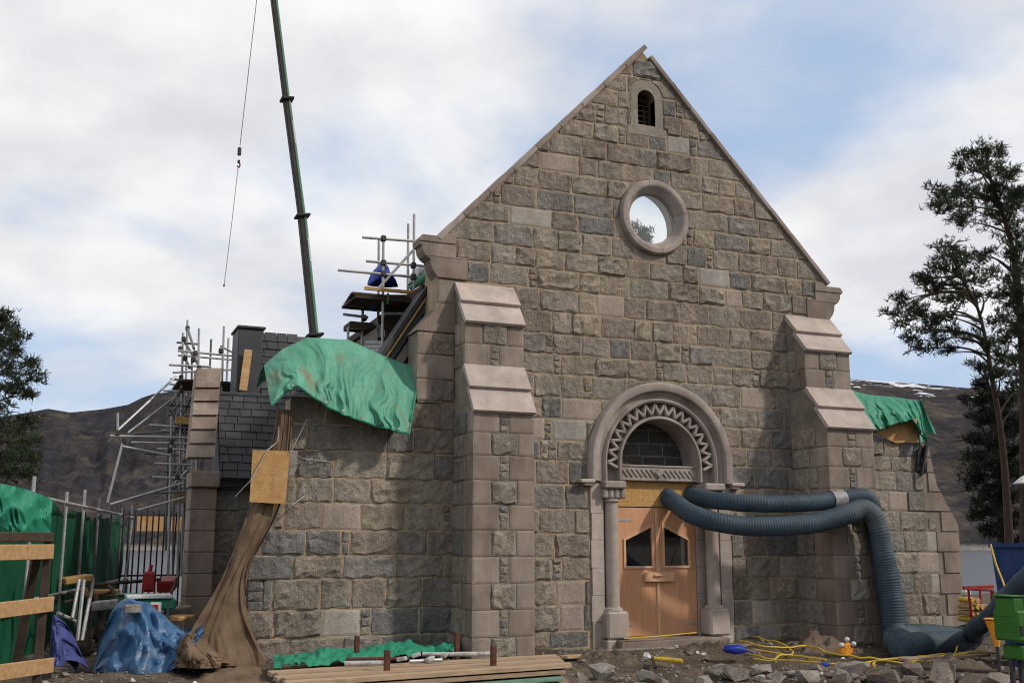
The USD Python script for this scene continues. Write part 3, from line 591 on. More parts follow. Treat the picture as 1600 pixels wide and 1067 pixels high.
obj("latch_knob", bx(XC - .12, XC + .03, dy - .11, dy - .076, 1.215, 1.25, .012), ply_trim_m, lat)
obj("overdoor_panel", bx(XC - .745, XC + .745, dy + .005, dy + .03, 2.345, 2.77, .003), osb_m, chapel)
obj("door_backing", bx(XC - .8, XC + .8, .72, .74, 0, 2.77), iron_m, chapel)
obj("threshold", bx(XC - 1.02, XC + .98, -.42, .5, -.2, .255, .02), pink_m[1], chapel)
obj("door_step", bx(XC - 1.75, XC + 1.3, -.62, -.42, -.2, .15, .03), rubble_m[1], chapel)

# ------------------------------------------------------------------ aisle walls on either side
zl = [-.3, .09, .43, .81, 1.24, 1.57, 1.93, 2.32, 2.68, 3.08, 3.46, 3.86]
lx = [2.60, 2.60, 2.47, 2.70, 2.47, 2.62, 2.80, 2.98, 2.99, 2.98, 2.97]
aisle = thing("aisle_wall", (4.1, 0, 0), "unfinished low granite wall with ragged toothed left end under the green tarpaulin", "wall")
teeth = unary_union([sbox(lx[i], 5.52, zl[i], zl[i + 1]) for i in range(len(lx))])
aw = obj("wall_core", prism(unary_union([sbox(lx[i] + .04, 5.19, zl[i], zl[i + 1] + .001) for i in range(len(lx))]), .0, .6), mortar_m, aisle)
def pick_dark():
    k = rng.rand()
    if k < .06: return smooth_m[rng.randint(3)], .003
    return stone_m[rng.choice(8, p=[.16, .07, .22, .06, .10, .20, .09, .10])], rng.choice([.010, .028, .05], p=[.25, .45, .3])
coursed(aw, zl, teeth, 2.4, 5.52, wmin=.42, wmax=.82, choose=pick_dark)
for k in range(3): obj("sneck_stone", place(rock_face(2.49, 2.685, .83 + k * .13, .945 + k * .13, .01), (0, 0, 0), (1, 0, 0), (0, -1, 0)), stone_m[5], aw)
aisle_r = thing("aisle_wall", (14.1, 0, 0), "low granite wall right of the doorway with sloping buttress end", "wall")
pr = Polygon([(12.87, -.4), (15.60, -.4), (15.56, .3), (15.58, 2.10), (15.13, 2.84), (14.98, 3.62), (12.87, 3.62)])
awr = obj("wall_core", prism(pr.buffer(-.015), 0, .6), mortar_dark_m, aisle_r)
zr = [-.3, .1, .46, .84, 1.21, 1.6, 1.97, 2.34, 2.70, 3.06, 3.34, 3.62]
coursed(awr, zr, pr.difference(sbox(15.05, 17, -1, 2.2)).difference(sbox(14.8, 17, 2.2, 4)), 12.9, 15.1, wmin=.36, wmax=.7)
for r in range(len(zr) - 1):
    xa = (15.07 if zr[r] < 2.2 else 14.82) - (.12 if r % 2 else -.02) 
    z0, z1 = zr[r] + .008, zr[r + 1] - .008
    cut = sbox(xa + .09, 16, z0, z1).intersection(pr)
    if cut.area > .01: obj("quoin", prism(cut.buffer(-.003), -.025, .58), random.choice(pink_m), awr)
# lean-to aisle roof edge rising to the chapel eaves
aroof = thing("aisle_roof", (4.4, 1.5, 3.7), "steep dark roof edge climbing behind the green tarpaulin to the gable corner", "roof")
ra = A(680, 430, .62); rb = ra + (A(597, 552, .62) - A(675, 436, .62)) * 1.9
def slope_box(off, th, y0, y1, m, name):
    d = (rb - ra) / np.linalg.norm(rb - ra); up = np.cross([0, 1.0, 0], d); up = up if up[2] > 0 else -up
    c = (ra + rb) / 2 + up * off; c[1] = (y0 + y1) / 2
    obj(name, cbox((np.linalg.norm(rb - ra), y1 - y0, th), .006, c, np.stack([d, [0, 1, 0], np.cross(d, [0, 1, 0])], 1)), m, aroof)
slope_box(.0, .07, .50, .98, slate_m[2], "slate_covering"); slope_box(-.075, .04, .55, .98, pine_m, "timber_fascia"); slope_box(-.155, .09, .60, .98, lead_m, "lead_gutter"); slope_box(-.30, .14, .64, .98, carved_m, "stone_skew")
obj("gable_infill", prism(Polygon([(rb[0] + .25, 3.0), (5.19, 3.0), (5.19, ra[2] - .65), (rb[0] + .25, rb[2] - .3)]), .72, 1.2), stone_m[2], aroof)

# ------------------------------------------------------------------ the slated wing on the left
wing = thing("slated_wing", (3.0, 4, 0), "dark slate roofed stone wing with pink coping steps at its left edge", "building")
wz = [-.3, .12, .50, .86, 1.24, 1.60, 1.96, 2.32, 2.70]
ww = obj("wall_core", bx(2.40, 5.1, 4.0, 4.5, -.4, 2.72, .005), mortar_dark_m, wing)
coursed(ww, wz, sbox(2.46, 5.0, -.3, 2.70), 2.46, 3.6, (0, 4.0, 0), wmin=.5, wmax=.9, choose=lambda: (random.choice([stone_m[2], stone_m[5], stone_m[7], stone_m[0]]), .02))
pier = obj("corner_pier", bx(2.04, 2.45, 3.72, 4.5, -.4, 2.9, .01), mortar_dark_m, wing)
for r in range(len(wz) - 1): obj("pier_stone", bx(2.025, 2.465, 3.70, 4.4, wz[r] + .005, wz[r + 1] - .005, .012), random.choice(pink_m[:2]), pier)
obj("pier_stone", bx(2.00, 2.50, 3.62, 4.4, 2.705, 2.98, .02), pink_m[1], pier)
obj("eave_beam", bx(2.47, 5.0, 3.78, 3.99, 2.72, 2.86, .01), iron_m, wing)
roof = obj("slate_roof", yz_prism([(3.74, 2.84), (3.74, 2.88), (4.66, 4.47), (4.9, 4.47), (4.9, 2.84)], 2.5, 5.0), lead_m, wing)
e0, e1 = np.array([3.70, 2.86]), np.array([4.64, 4.47]); Ls = np.linalg.norm(e1 - e0); ds = (e1 - e0) / Ls; ns = np.array([-ds[1], ds[0]])
NR = 11
for r in range(NR):
    xx = 2.50 - random.uniform(0, .2)
    while xx < 4.3:
        w = random.uniform(.2, .34); a_, b_ = max(xx, 2.50), min(xx + w - .008, 4.6)
        if b_ - a_ > .04:
            s0 = Ls * r / NR - .01 * random.random(); c2 = e0 + ds * (s0 + .1) + ns * (.022 + .006 * random.random())
            tl = .09; dd2 = ds * math.cos(tl) - ns * math.sin(tl) * 1.0; R = np.stack([[1, 0, 0], [0, dd2[0], dd2[1]], [0, -dd2[1], dd2[0]]], 1)
            obj("slate", cbox((b_ - a_, .21, .016), .004, ((a_ + b_) / 2, c2[0], c2[1]), R), slate_m[rng.choice(3, p=[.45, .2, .35])], roof)
        xx += w
obj("ridge_lead", bx(2.50, 4.7, 4.58, 4.95, 4.44, 4.52, .02), lead_m, wing)
sk = [(575, 605), (605, 626), (626, 648), (648, 670), (670, 692), (692, 714)]
for k, (ya, yb) in enumerate(sk):
    f0, f1 = (ya - 575) / 140, (yb - 575) / 140
    Ya, Yb = 4.55 - .9 * f0, 4.55 - .9 * f1
    l0, l1, r0, r1 = 308 - 14 * f0, 308 - 14 * f1, 346 - 11 * f0, 346 - 11 * f1
    top0, top1, bot0, bot1 = A(l0, ya, Ya), A(r0, ya, Ya), A(l1, yb, Yb - .04), A(r1, yb, Yb - .04)
    v = np.array([top0, top1, bot1, bot0, top0 + [0, .5, -.0], top1 + [0, .5, -.0], bot1 + [0, .5, 0], bot0 + [0, .5, 0]]); v[2:4] += [0, -.02, 0]
    f = np.array([(0, 3, 2), (0, 2, 1), (4, 5, 6), (4, 6, 7), (0, 1, 5), (0, 5, 4), (3, 7, 6), (3, 6, 2), (0, 4, 7), (0, 7, 3), (1, 2, 6), (1, 6, 5)])
    obj("skew_stone", (v, f), pink_m[k % 3], wing)
p0, p1 = A(373, 512, 5.4), A(407, 605, 5.4)
uw = obj("lead_cheek", bx(p0[0], p1[0], 5.4, 6.2, 4.3, p0[2], .02), lead_m, wing)
obj("cheek_cap", bx(p0[0] - .03, p1[0] + .05, 5.36, 6.25, p0[2], p0[2] + .05, .01), lead_m, wing)
u0, u1 = A(405, 620, 5.2), A(470, 527, 6.2); zt = u1[2]; zb = 4.2
up_roof = obj("upper_roof", yz_prism([(5.2, zb), (6.15, zt), (6.6, zt), (6.6, zb)], p1[0], 5.1), lead_m, wing)
e0, e1 = np.array([5.17, zb]), np.array([6.12, zt]); Ls = np.linalg.norm(e1 - e0); ds = (e1 - e0) / Ls; ns = np.array([-ds[1], ds[0]])
NU = 10
for r in range(NU):
    xx = p1[0] - random.uniform(0, .2)
    while xx < 4.2:
        w = random.uniform(.2, .32); a_, b_ = max(xx, p1[0]), xx + w - .008
        if b_ - a_ > .04:
            c2 = e0 + ds * (Ls * (r + .55) / NU) + ns * (.02 + .008 * random.random()); tl = .1; dd2 = ds * math.cos(tl) - ns * math.sin(tl)
            R = np.stack([[1, 0, 0], [0, dd2[0], dd2[1]], [0, -dd2[1], dd2[0]]], 1)
            obj("slate", cbox((b_ - a_, Ls / NU * 1.25, .018), .004, ((a_ + b_) / 2, c2[0], c2[1]), R), slate_m[rng.choice(3)], up_roof)
        xx += w
a_, b_ = A(380, 546, 5.3), A(391, 607, 5.3)
item("timber_board", beam((a_[0] + .03, 5.28, b_[2] - .05), (a_[0] + .1, 5.3, a_[2]), .04, .15, .004, (1, 0, 0)), pine_m, "pale upright timber board leaning against the dark lead cheek above the slates", "board")

# ------------------------------------------------------------------ scaffolds
def tubes(parent, name, segs, m=None, r=.024):
    for s in segs: obj(name, tube(s, r, 8), m or galv_m, parent)
def px(*p): return [A(*q) for q in p]
Y7 = 7.0
sc = thing("scaffold_tower", A(310, 860, Y7), "tall scaffold tower of steel tubes behind the left end of the slated wing", "scaffold")
tubes(sc, "standard", [px((293, 500, 8.5), (283, 900, 8.5)), px((286, 520, 7.2), (277, 900, 7.2)), px((311, 513, 7), (304, 900, 7)), px((350, 510, 7), (343, 700, 7)), px((357, 528, 8), (350, 700, 8)), px((268, 650, 7), (263, 900, 7))])
tubes(sc, "ledger", [px((278, 548, 7), (375, 557, 7)), px((278, 555, 8.4), (375, 563, 8.4)), px((264, 570, 7), (330, 573, 7)), px((270, 582, 8), (375, 577, 8)), px((255, 610, 7), (320, 614, 7)), px((265, 600, 8), (320, 604, 8)), px((345, 541, 7), (372, 555, 8))])
tubes(sc, "guard_rail", [px((293, 513, 8.5), (303, 545, 7)), px((287, 532, 8.5), (309, 568, 7)), px((283, 545, 8.2), (296, 575, 7))], galv_dark_m, .03)
tubes(sc, "outrigger", [px((233, 664, 7), (300, 668, 7)), px((172, 681, 7), (300, 684, 7)), px((205, 691, 7), (300, 693, 7)), px((245, 701, 7), (300, 703, 7)), px((190, 697, 7), (268, 712, 7)), px((242, 724, 7), (300, 726, 7)), px((238, 745, 7), (300, 748, 7)), px((252, 672, 8), (300, 678, 8))])
tubes(sc, "raking_brace", [px((275, 588, 8), (184, 672, 7)), px((285, 612, 8), (200, 676, 7)), px((192, 690, 7), (168, 785, 7)), px((184, 645, 7), (184, 682, 7)), px((172, 788, 7), (288, 754, 7)), px((215, 797, 7), (288, 777, 7)), px((268, 760, 7), (292, 735, 7))])
tubes(sc, "standard", [px((300, 560, 9), (296, 900, 9)), px((330, 530, 9), (326, 620, 9)), px((274, 600, 8.6), (270, 900, 8.6)), px((262, 690, 8.6), (259, 860, 8.6)), px((290, 640, 7.5), (287, 860, 7.5))], galv_dark_m)
tubes(sc, "ledger", [px((258, 632, 8), (305, 636, 8)), px((262, 648, 8.6), (305, 651, 8.6)), px((255, 736, 7.6), (300, 738, 7.6)), px((262, 762, 8), (298, 763, 8)), px((240, 770, 7), (292, 768, 7)), px((276, 535, 8), (312, 538, 8)), px((266, 592, 9), (310, 596, 9)), px((225, 708, 8), (280, 711, 8)), px((210, 677, 8), (285, 674, 8))], galv_dark_m)
tubes(sc, "cross_brace", [px((262, 770, 7.2), (296, 700, 7.2)), px((265, 640, 8), (300, 700, 8)), px((300, 620, 8), (268, 680, 8)), px((170, 690, 7), (186, 672, 7)), px((262, 735, 8), (292, 790, 8))], galv_dark_m)
for q in ((293, 513, 8.5), (287, 530, 7.2), (282, 545, 7.2), (305, 552, 7), (311, 575, 7), (345, 548, 7), (184, 676, 7), (194, 688, 7), (268, 690, 7), (283, 610, 7), (283, 590, 7.2), (277, 745, 7), (302, 562, 7), (289, 560, 7.2), (265, 703, 7)):
    c = A(*q); obj("clamp", cbox((.09, .09, .11), .02, c), clamp_m, sc)
pd = A(295, 598, 7.3); obj("deck", bx(pd[0] - .25, pd[0] + 1.0, 6.8, 8.4, pd[2] - .05, pd[2], .005), dark_wood_m, sc)
pd = A(290, 660, 7.3); obj("deck", bx(pd[0] - .15, pd[0] + .7, 6.9, 8.4, pd[2] - .05, pd[2], .005), dark_wood_m, sc)
a_, b_ = A(274, 650, 6.85), A(300, 663, 6.85); obj("toe_board", bx(a_[0], b_[0] + .2, 6.85, 6.89, b_[2], a_[2], .004), board_m, sc)
a_, b_ = A(272, 770, 7.2), A(290, 786, 7.2); obj("toe_board", bx(a_[0], b_[0] + .1, 7.2, 7.24, b_[2], a_[2], .004), board_m, sc)
tubes(sc, "transom", [[A(276 + 5 * k, 620 + 9 * k, 6.8), A(276 + 5 * k, 620 + 9 * k, 6.8) + [0, 1.6, 0]] for k in range(4)], galv_dark_m)

Y5 = 1.35
sp = thing("scaffold_platform", A(610, 470, Y5), "small scaffold platform on steel tubes beside the left gable corner", "scaffold")
tubes(sp, "standard", [px((599, 370, 1.35), (597, 620, 1.35)), px((592, 375, 2.05), (590, 620, 2.05)), px((647, 335, 1.35), (646, 480, 1.35)), px((638, 350, 2.05), (637, 470, 2.05)), px((567, 470, 2.05), (565, 560, 2.05)), px((544, 512, 1.91), (543, 560, 1.91))])
tubes(sp, "ledger", [px((566, 371, 1.35), (662, 378, 1.35)), px((572, 408, 1.35), (664, 416, 1.35)), px((528, 422, 1.35), (660, 434, 1.35)), px((537, 475, 1.91), (570, 478, 1.91)), px((536, 491, 1.91), (575, 496, 1.91)), px((598, 490, 1.49), (650, 490, 1.49)), px((545, 512, 1.91), (575, 512, 1.91))])
tubes(sp, "brace", [px((648, 388, 1.35), (592, 450, 1.35))])
a_, b_ = A(569, 446, 1.28), A(652, 461, 1.28); obj("toe_board", bx(a_[0], b_[0], 1.24, 1.28, b_[2], a_[2] - .02, .006), board_m, sp)
obj("deck", bx(a_[0] - .15, b_[0], 1.28, 2.2, b_[2] - .14, b_[2] - .09, .005), dark_wood_m, sp)
for k in range(5): obj("deck_board", bx(a_[0] - .2 + .02 * k, b_[0], 1.28 + k * .19, 1.28 + k * .19 + .18, b_[2] - .085, b_[2] - .045, .004), dark_wood_m, sp)
c_, d_ = A(568, 470, 1.84), A(600, 540, 1.84)
for k in range(7): obj("bracing_board", beam(A(590 + (k % 3) * 6, 466 + k * 11, 1.75), A(650 - k * 7, 466 + k * 11, 1.75), .05, .12, .005), dark_wood_m, sp)
for q in ((599, 373, 1.35), (599, 411, 1.35), (599, 428, 1.35), (646, 415, 1.35), (646, 433, 1.35), (567, 480, 1.98), (569, 497, 1.98), (646, 463, 1.35)):
    obj("clamp", cbox((.09, .09, .11), .02, A(*q)), clamp_m, sp)
a_ = A(545, 508, 1.91); obj("bracket_deck", bx(a_[0], a_[0] + .42, 1.84, 2.3, a_[2] - .04, a_[2] + .06, .01), dark_wood_m, sp)

# ------------------------------------------------------------------ cloths
def curve(pts, n):
    pts = np.asarray(pts, float); d = np.r_[0, np.cumsum(np.hypot(*np.diff(pts, axis=0).T))]; s = np.linspace(0, d[-1], n)
    return np.stack([np.interp(s, d, pts[:, k]) for k in range(2)], 1)
def cloth(top, bot, Yt, Yb, nu=130, nv=40, fold=.05, nf=9, seed=0, back=0.6, belly=0.0):
    """a hanging sheet between two outlines, with folds running down it and its upper edge carried back over what it covers"""
    T_, B_ = curve(top, nu), curve(bot, nu); r = np.random.RandomState(seed); P = np.zeros((nu, nv + 5, 3))
    U_, T2 = np.meshgrid(np.linspace(0, 1, nu), np.linspace(0, 1, nv), indexing="ij")
    sway = (meshkit.fbm(np.stack([U_ * 3, T2 * 2, U_ * 0 + seed], -1), 3, seed) - .5) * .22
    a1 = meshkit.noise(np.stack([(U_ + sway) * nf * 1.5, T2 * .55, U_ * 0 + seed + 1], -1), seed)
    a2 = meshkit.noise(np.stack([(U_ + sway * 1.4) * nf * 3.6, T2 * 1.1, U_ * 0 + seed + 2], -1), seed + 1)
    a3 = meshkit.fbm(np.stack([U_ * nf * 2 + T2 * 3, T2 * 5 - U_ * 3, U_ * 0 + seed + 3], -1), 3, seed + 2)
    dis = (1 - np.abs(2 * a1 - 1) ** .8) * 1.5 + (1 - np.abs(2 * a2 - 1)) * .7 + (a3 - .5) * .7
    for i in range(nu):
        for j in range(nv):
            t = j / (nv - 1); q = T_[i] * (1 - t) + B_[i] * t
            P[i, j + 5] = A(q[0], q[1] + 3.0 * (a2[i, j] - .5) * t, Yt + (Yb - Yt) * t ** .8 - fold * dis[i, j] * (.25 + .75 * t) - belly * math.sin(math.pi * t))
        for j in range(5):
            f = (5 - j) / 5; P[i, j] = P[i, 5] + np.array([0, back * f, -.25 * f ** 2])
    global LASTP; LASTP = P; return sheet(P)
def hung(vf, m, hm, label):
    P = LASTP; t = thing('green_tarpaulin', P[len(P) // 2, -1], label, 'tarpaulin'); obj('sheet', vf, m, t, 60)
    e = np.vstack([P[:, -1], P[-1, -2:8:-1]]); obj('hem', tube(e + [0, -.006, 0], .016, 5), hm, t, 60)
    for k in range(8, len(P) - 4, 16): obj('eyelet', tube([P[k, -3] + [0, -.012, 0], P[k, -3] + [0, -.004, 0]], .022, 8), galv_m, t)
g1 = cloth([(412, 571), (440, 546), (480, 527), (545, 531), (600, 556), (632, 568), (657, 570)], [(424, 634), (445, 612), (466, 603), (492, 622), (522, 642), (580, 662), (639, 679)], .42, -.24, seed=3, fold=.13, nf=8)
hung(g1, tarp_m, tarp2_m, "large faded green tarpaulin with brown stains draped over the unfinished wall")
g2 = cloth([(1322, 604), (1338, 612), (1360, 617), (1395, 620), (1437, 626)], [(1352, 662), (1366, 674), (1395, 664), (1425, 655), (1448, 692)], .35, -.12, nu=100, seed=8, fold=.10, nf=8)
hung(g2, tarp2_m, net_m, "deep green tarpaulin folded over the top of the right aisle wall")
P = np.zeros((12, 8, 3))
for i in range(12):
    for j in range(8):
        u, t = i / 11, j / 7
        P[i, j] = A(1432 + 8 * u + (2 + 22 * u) * t, 626 + 2 * u + (62 - 14 * u) * t + 6 * math.sin(u * 7), .30 - .35 * t - .06 * math.sin(u * 9))
item("tarpaulin_flap", sheet(P), tarp2_m, "narrow green sheet end hanging past the right aisle wall's corner", "tarpaulin", smooth=60)
a_, b_ = A(1362, 660, -.08), A(1436, 692, -.08)
item("plywood_board", cat(prism(Polygon([(b_[0] - 1.05, a_[2] - .17), (b_[0] - .55, b_[2] - .02), (b_[0], b_[2] + .02), (b_[0] + .0, a_[2] + .12), (b_[0] - 1.05, a_[2] + .1)]), -.075, -.05)), board_m, "brown plywood board under the deep green tarpaulin on the right wall", "board")
P = np.zeros((14, 10, 3))
for i in range(14):
    for j in range(10):
        u, t = i / 13, j / 9; P[i, j] = A(1436 + 15 * u - 3 * t, 690 + 44 * t + 8 * math.sin(u * 3), -.06 - .05 * math.sin(u * 10 + t * 3))
item("dark_netting", sheet(P), iron_m, "dark strip of netting hanging below the flap on the right aisle wall", "netting", smooth=60)
# hessian
lft = curve([(436, 640), (424, 700), (402, 760), (386, 800), (365, 860), (345, 905), (316, 955), (296, 985), (280, 1036)], 60)
rgt = curve([(457, 640), (452, 720), (440, 785), (420, 830), (396, 862), (383, 900), (384, 950), (398, 1000), (424, 1040)], 60)
yy_ = np.linspace(640, 1040, 70); NU = 90; P = np.zeros((NU, 70, 3))
lx_ = np.interp(yy_, [640, 700, 760, 800, 860, 905, 955, 985, 1040], [434, 423, 402, 387, 366, 346, 317, 296, 278]); rx_ = np.interp(yy_, [640, 720, 785, 830, 862, 900, 950, 1000, 1040], [458, 453, 441, 421, 399, 384, 384, 397, 424])
from scipy.ndimage import gaussian_filter1d
lx_, rx_ = gaussian_filter1d(lx_, 3), gaussian_filter1d(rx_, 3)
for j in range(70):
    t = j / 69
    for i in range(NU):
        u = i / (NU - 1); w = rx_[j] - lx_[j]
        sw_ = meshkit.noise(np.array([u * 2, t * 2.2, 7.0]), 4) * .5
        f1 = 1 - abs(2 * meshkit.noise(np.array([(u + sw_) * 5.5, t * .8, 2.0]), 4) - 1) ** .8; f2 = 1 - abs(2 * meshkit.noise(np.array([(u + sw_) * 13, t * 1.6, 3.0]), 5) - 1); f3 = meshkit.fbm(np.array([u * 18, t * 22, 1.0]), 2, 6) - .5
        fold = -(f1 * .11 + f2 * .04) * (.35 + .9 * t) - f3 * .03
        bulge = -.12 - .42 * t ** 3 * (1 - .6 * u) - .10 * math.sin(math.pi * u)
        p = A(lx_[j] + w * u, yy_[j], bulge + fold); P[i, j] = p
item("hessian_sheet", sheet(P), hess_m, "long brown hessian sheet hanging in folds from the wall end to the ground", "cloth", smooth=60)
c = [A(395, 702, -.42), A(453, 705, -.42), A(446, 787, -.42), A(390, 784, -.42)]
v = np.array(c + [q + [0, .018, 0] for q in c]); f = np.array([(0, 2, 1), (0, 3, 2), (4, 5, 6), (4, 6, 7), (0, 1, 5), (0, 5, 4), (1, 2, 6), (1, 6, 5), (2, 3, 7), (2, 7, 6), (3, 0, 4), (3, 4, 7)])
item("plywood_board", (v, f), board_m, "square ochre plywood board tied over the hanging brown hessian", "board")
item("cord", cat(tube([A(436, 688, -.2), A(418, 703, -.44), A(392, 750, -.46), A(368, 775, -.3)], .008, 6), tube([A(437, 655, -.2), A(434, 690, -.3)], .006, 6)), galv_m, "pale cord running over the ochre plywood board", "cord")
item("cord", cat(tube([A(480, 655, -.12), A(455, 705, -.2)], .006, 6), tube([A(452, 705, -.45), A(473, 716, -.08), A(520, 722, -.06)], .006, 6), tube([A(510, 640, -.12), A(507, 660, -.1)], .006, 6), tube([A(475, 775, -.08), A(457, 789, -.3)], .007, 6)), galv_m, "thin strings between the ochre board and the stone wall to its right", "cord")

# blue heap, lower left
def heap(name, outline, base_depth, m, label, catg, seed=1, nu=70, nv=44, fold=.06, depth=.9, sm=60):
    """a sheet thrown over a pile: front outline left to right with its top, on the ground"""
    pts = np.asarray(outline, float); P = np.zeros((nu, nv, 3))
    xs = np.linspace(pts[0, 0], pts[-1, 0], nu); tops = np.interp(xs, pts[:, 0], pts[:, 1]); bots = np.interp(xs, pts[:, 0], pts[:, 2])
    tops = gaussian_filter1d(tops, 1.0)
    for i in range(nu):
        u = i / (nu - 1)
        for j in range(nv):
            t = j / (nv - 1)
            q = np.array([xs[i], bots[i] + (tops[i] - bots[i]) * min(1, t / .72)])
            sw = meshkit.noise(np.array([u * 3, t * 3, seed]), seed + 3)
            c1 = 1 - abs(2 * meshkit.noise(np.array([u * 7 + t * 3.2 + sw * 2, t * 1.6 - u * 2, seed]), seed) - 1)
            c2 = 1 - abs(2 * meshkit.noise(np.array([u * 15 - t * 4 + sw * 3, t * 4 + u * 5, seed + 1.0]), seed + 1) - 1)
            c3 = meshkit.fbm(np.array([u * 22, t * 13, seed + 2.0]), 2, seed + 2) - .5
            dd = base_depth + depth * .55 * min(1, t / .72) ** 1.3 - fold * (2.4 * c1 + 1.2 * c2 + .7 * c3) - .35 * math.sin(math.pi * u) * (1 - t)
            q[1] += (c2 - .5) * 6 * min(1, t * 1.6)
            p = D(q[0], q[1], dd)
            if t > .72: f_ = (t - .72) / .28; p = D(q[0], q[1], dd) + np.array([0.35 * f_, depth * f_, -.75 * f_ ** 2 * (p[2])])
            P[i, j] = p
    item(name, sheet(P, .008), m, label, catg, smooth=38)
heap("blue_tarpaulin", [(147, 1046, 1050), (160, 990, 1050), (176, 950, 1051), (195, 937, 1052), (225, 938, 1053), (240, 955, 1052), (262, 972, 1050), (280, 985, 1040), (300, 980, 1010), (318, 968, 990)], 14.0, blue_m, "crumpled blue tarpaulin thrown over a pile beside the hessian", "tarpaulin", 5, fold=.09)
heap("brown_sacking", [(272, 1038, 1042), (278, 1006, 1043), (290, 990, 1043), (303, 990, 1044), (318, 1008, 1044), (345, 1036, 1043)], 13.8, hess_m, "bunched brown sacking between the blue tarpaulin and the hessian", "cloth", 9, nu=36, fold=.07, depth=.4)
heap("brown_sacking", [(285, 1068, 1074), (320, 1050, 1076), (380, 1046, 1076), (405, 1050, 1074), (428, 1066, 1072)], 13.0, hess_m, "flat brown sacking lying in front of the foot of the hessian", "cloth", 12, nu=36, fold=.05, depth=1.3)
heap("blue_bag", [(78, 1035, 1040), (80, 985, 1041), (83, 958, 1041), (90, 975, 1040), (97, 1005, 1040), (101, 1032, 1038)], 13.4, purple_m, "violet blue plastic sheet bundled behind the timber barrier", "bag", 4, nu=24, fold=.05, depth=.4)
b_ = D(188, 951, 13.9); item("wood_block", cbox((.20, .12, .11), .01, b_ + [.15, 0, 0]), rubble_m[3], "pale wooden block weighing down the blue tarpaulin", "block")
tb = thing("folding_table", D(236, 960, 15.2), "small table with green cloth behind the blue tarpaulin", "table")
c = D(232, 931, 15.2); obj("tabletop", cbox((.62, .5, .05), .01, c), white_m, tb); obj("cloth", cbox((.5, .42, .16), .03, c + [.12, 0, -.11]), tarp2_m, tb)
for sx in (-.26, .26):
    for sy_ in (-.2, .2): obj("leg", tube([c + [sx, sy_, -.02], np.array([c[0] + sx, c[1] + sy_, ground_z(c[0], c[1]) - .02])], .018, 6), galv_dark_m, tb)
sg = thing("red_sign", D(243, 958, 15), "small white framed dark red sign behind the blue tarpaulin", "sign")
c = D(243, 952, 14.9); obj("board", cbox((.15, .02, .2), .004, c), white_m, sg); obj("panel", cbox((.09, .012, .14), .003, c + [-.01, -.015, 0]), red_m, sg); obj("post", tube([c + [0, .02, .05], [c[0], c[1] + .02, float(ground_z(c[0], c[1])) - .05]], .015, 6), galv_dark_m, sg)

# ------------------------------------------------------------------ timber barrier in the left foreground
br = thing("timber_barrier", D(60, 1100, 11.3) * [1, 1, 0], "timber barrier with three pale sawn rails at the left edge", "barrier")
for (yr, yl) in ((861.5, 863), (943, 953), (1038.5, 1050)):
    obj("rail", beam(D(-40, yl + (yl - yr) * .5, 10.05), D(82, yr, 11.3), .04, .155, .006), rail_m, br)
for xx, dep in ((72, 11.32), (-30, 10.3)):
    p = D(xx, 836, dep); fz = np.array([p[0], p[1], -.1]); back = np.array([FWD[0], FWD[1], 0]) * .06
    obj("post", beam(fz + back, p + back, .09, .09, .008), dark_wood_m, br)
obj("strut", beam(D(57, 868, 11.4), D(24, 1045, 11.6), .09, .09, .008), dark_wood_m, br)
obj("top_rail", beam(D(-40, 838, 10.15), D(80, 839, 11.36), .07, .10, .008), dark_wood_m, br)

# sheeted scaffold fence behind it
F0, F1 = D(-60, 752, 12.0), D(197, 806, 26.0); F0[2] = F1[2] = 0
fn = thing("sheeted_fence", (F0 + F1) / 2, "scaffold tube fence hung with dark green sheeting running back towards the water", "fence")
nu, nv = 220, 16; P = np.zeros((nu, nv, 3)); fd = (F1 - F0) / np.linalg.norm(F1 - F0); fo = np.array([fd[1], -fd[0], 0])
for i in range(nu):
    u = i / (nu - 1)
    for j in range(nv):
        t = j / (nv - 1); w = (meshkit.fbm(np.array([u * 20, t * 1.4, 3.0]), 3, 2) - .5) * .3 + (1 - abs(2 * meshkit.noise(np.array([u * 45 + t * 2, t * .8, 6.0]), 5) - 1)) * .12
        top = 2.38 - .12 * abs(math.sin(u * 17)) - .05 * math.sin(u * 60)
        P[i, j] = F0 + (F1 - F0) * u + fo * (w * (.4 + .6 * t) - .06) + np.array([0, 0, top * (1 - t) - .2 * t])
obj("sheeting", sheet(P), net_m, fn, 60)
for u in (.02, .22, .40, .52, .64, .76, .88, 1.0):
    p = F0 + (F1 - F0) * u - fo * .12 * -1; obj("pole", tube([p + [0, 0, -.3], p + [0, 0, 2.62 + .1 * math.sin(u * 40)]], .026, 8), galv_m if u < .6 else galv_dark_m, fn)
for hz in (2.40, .95): obj("rail_tube", tube([F0 + fo * .15 + [0, 0, hz], F1 + fo * .15 + [0, 0, hz]], .026, 8), galv_m, fn)
obj("brace", tube([F0 + (F1 - F0) * .72 + fo * .5 + [0, 0, 0], F0 + (F1 - F0) * .97 + fo * .2 + [0, 0, 2.3]], .026, 8), galv_dark_m, fn)
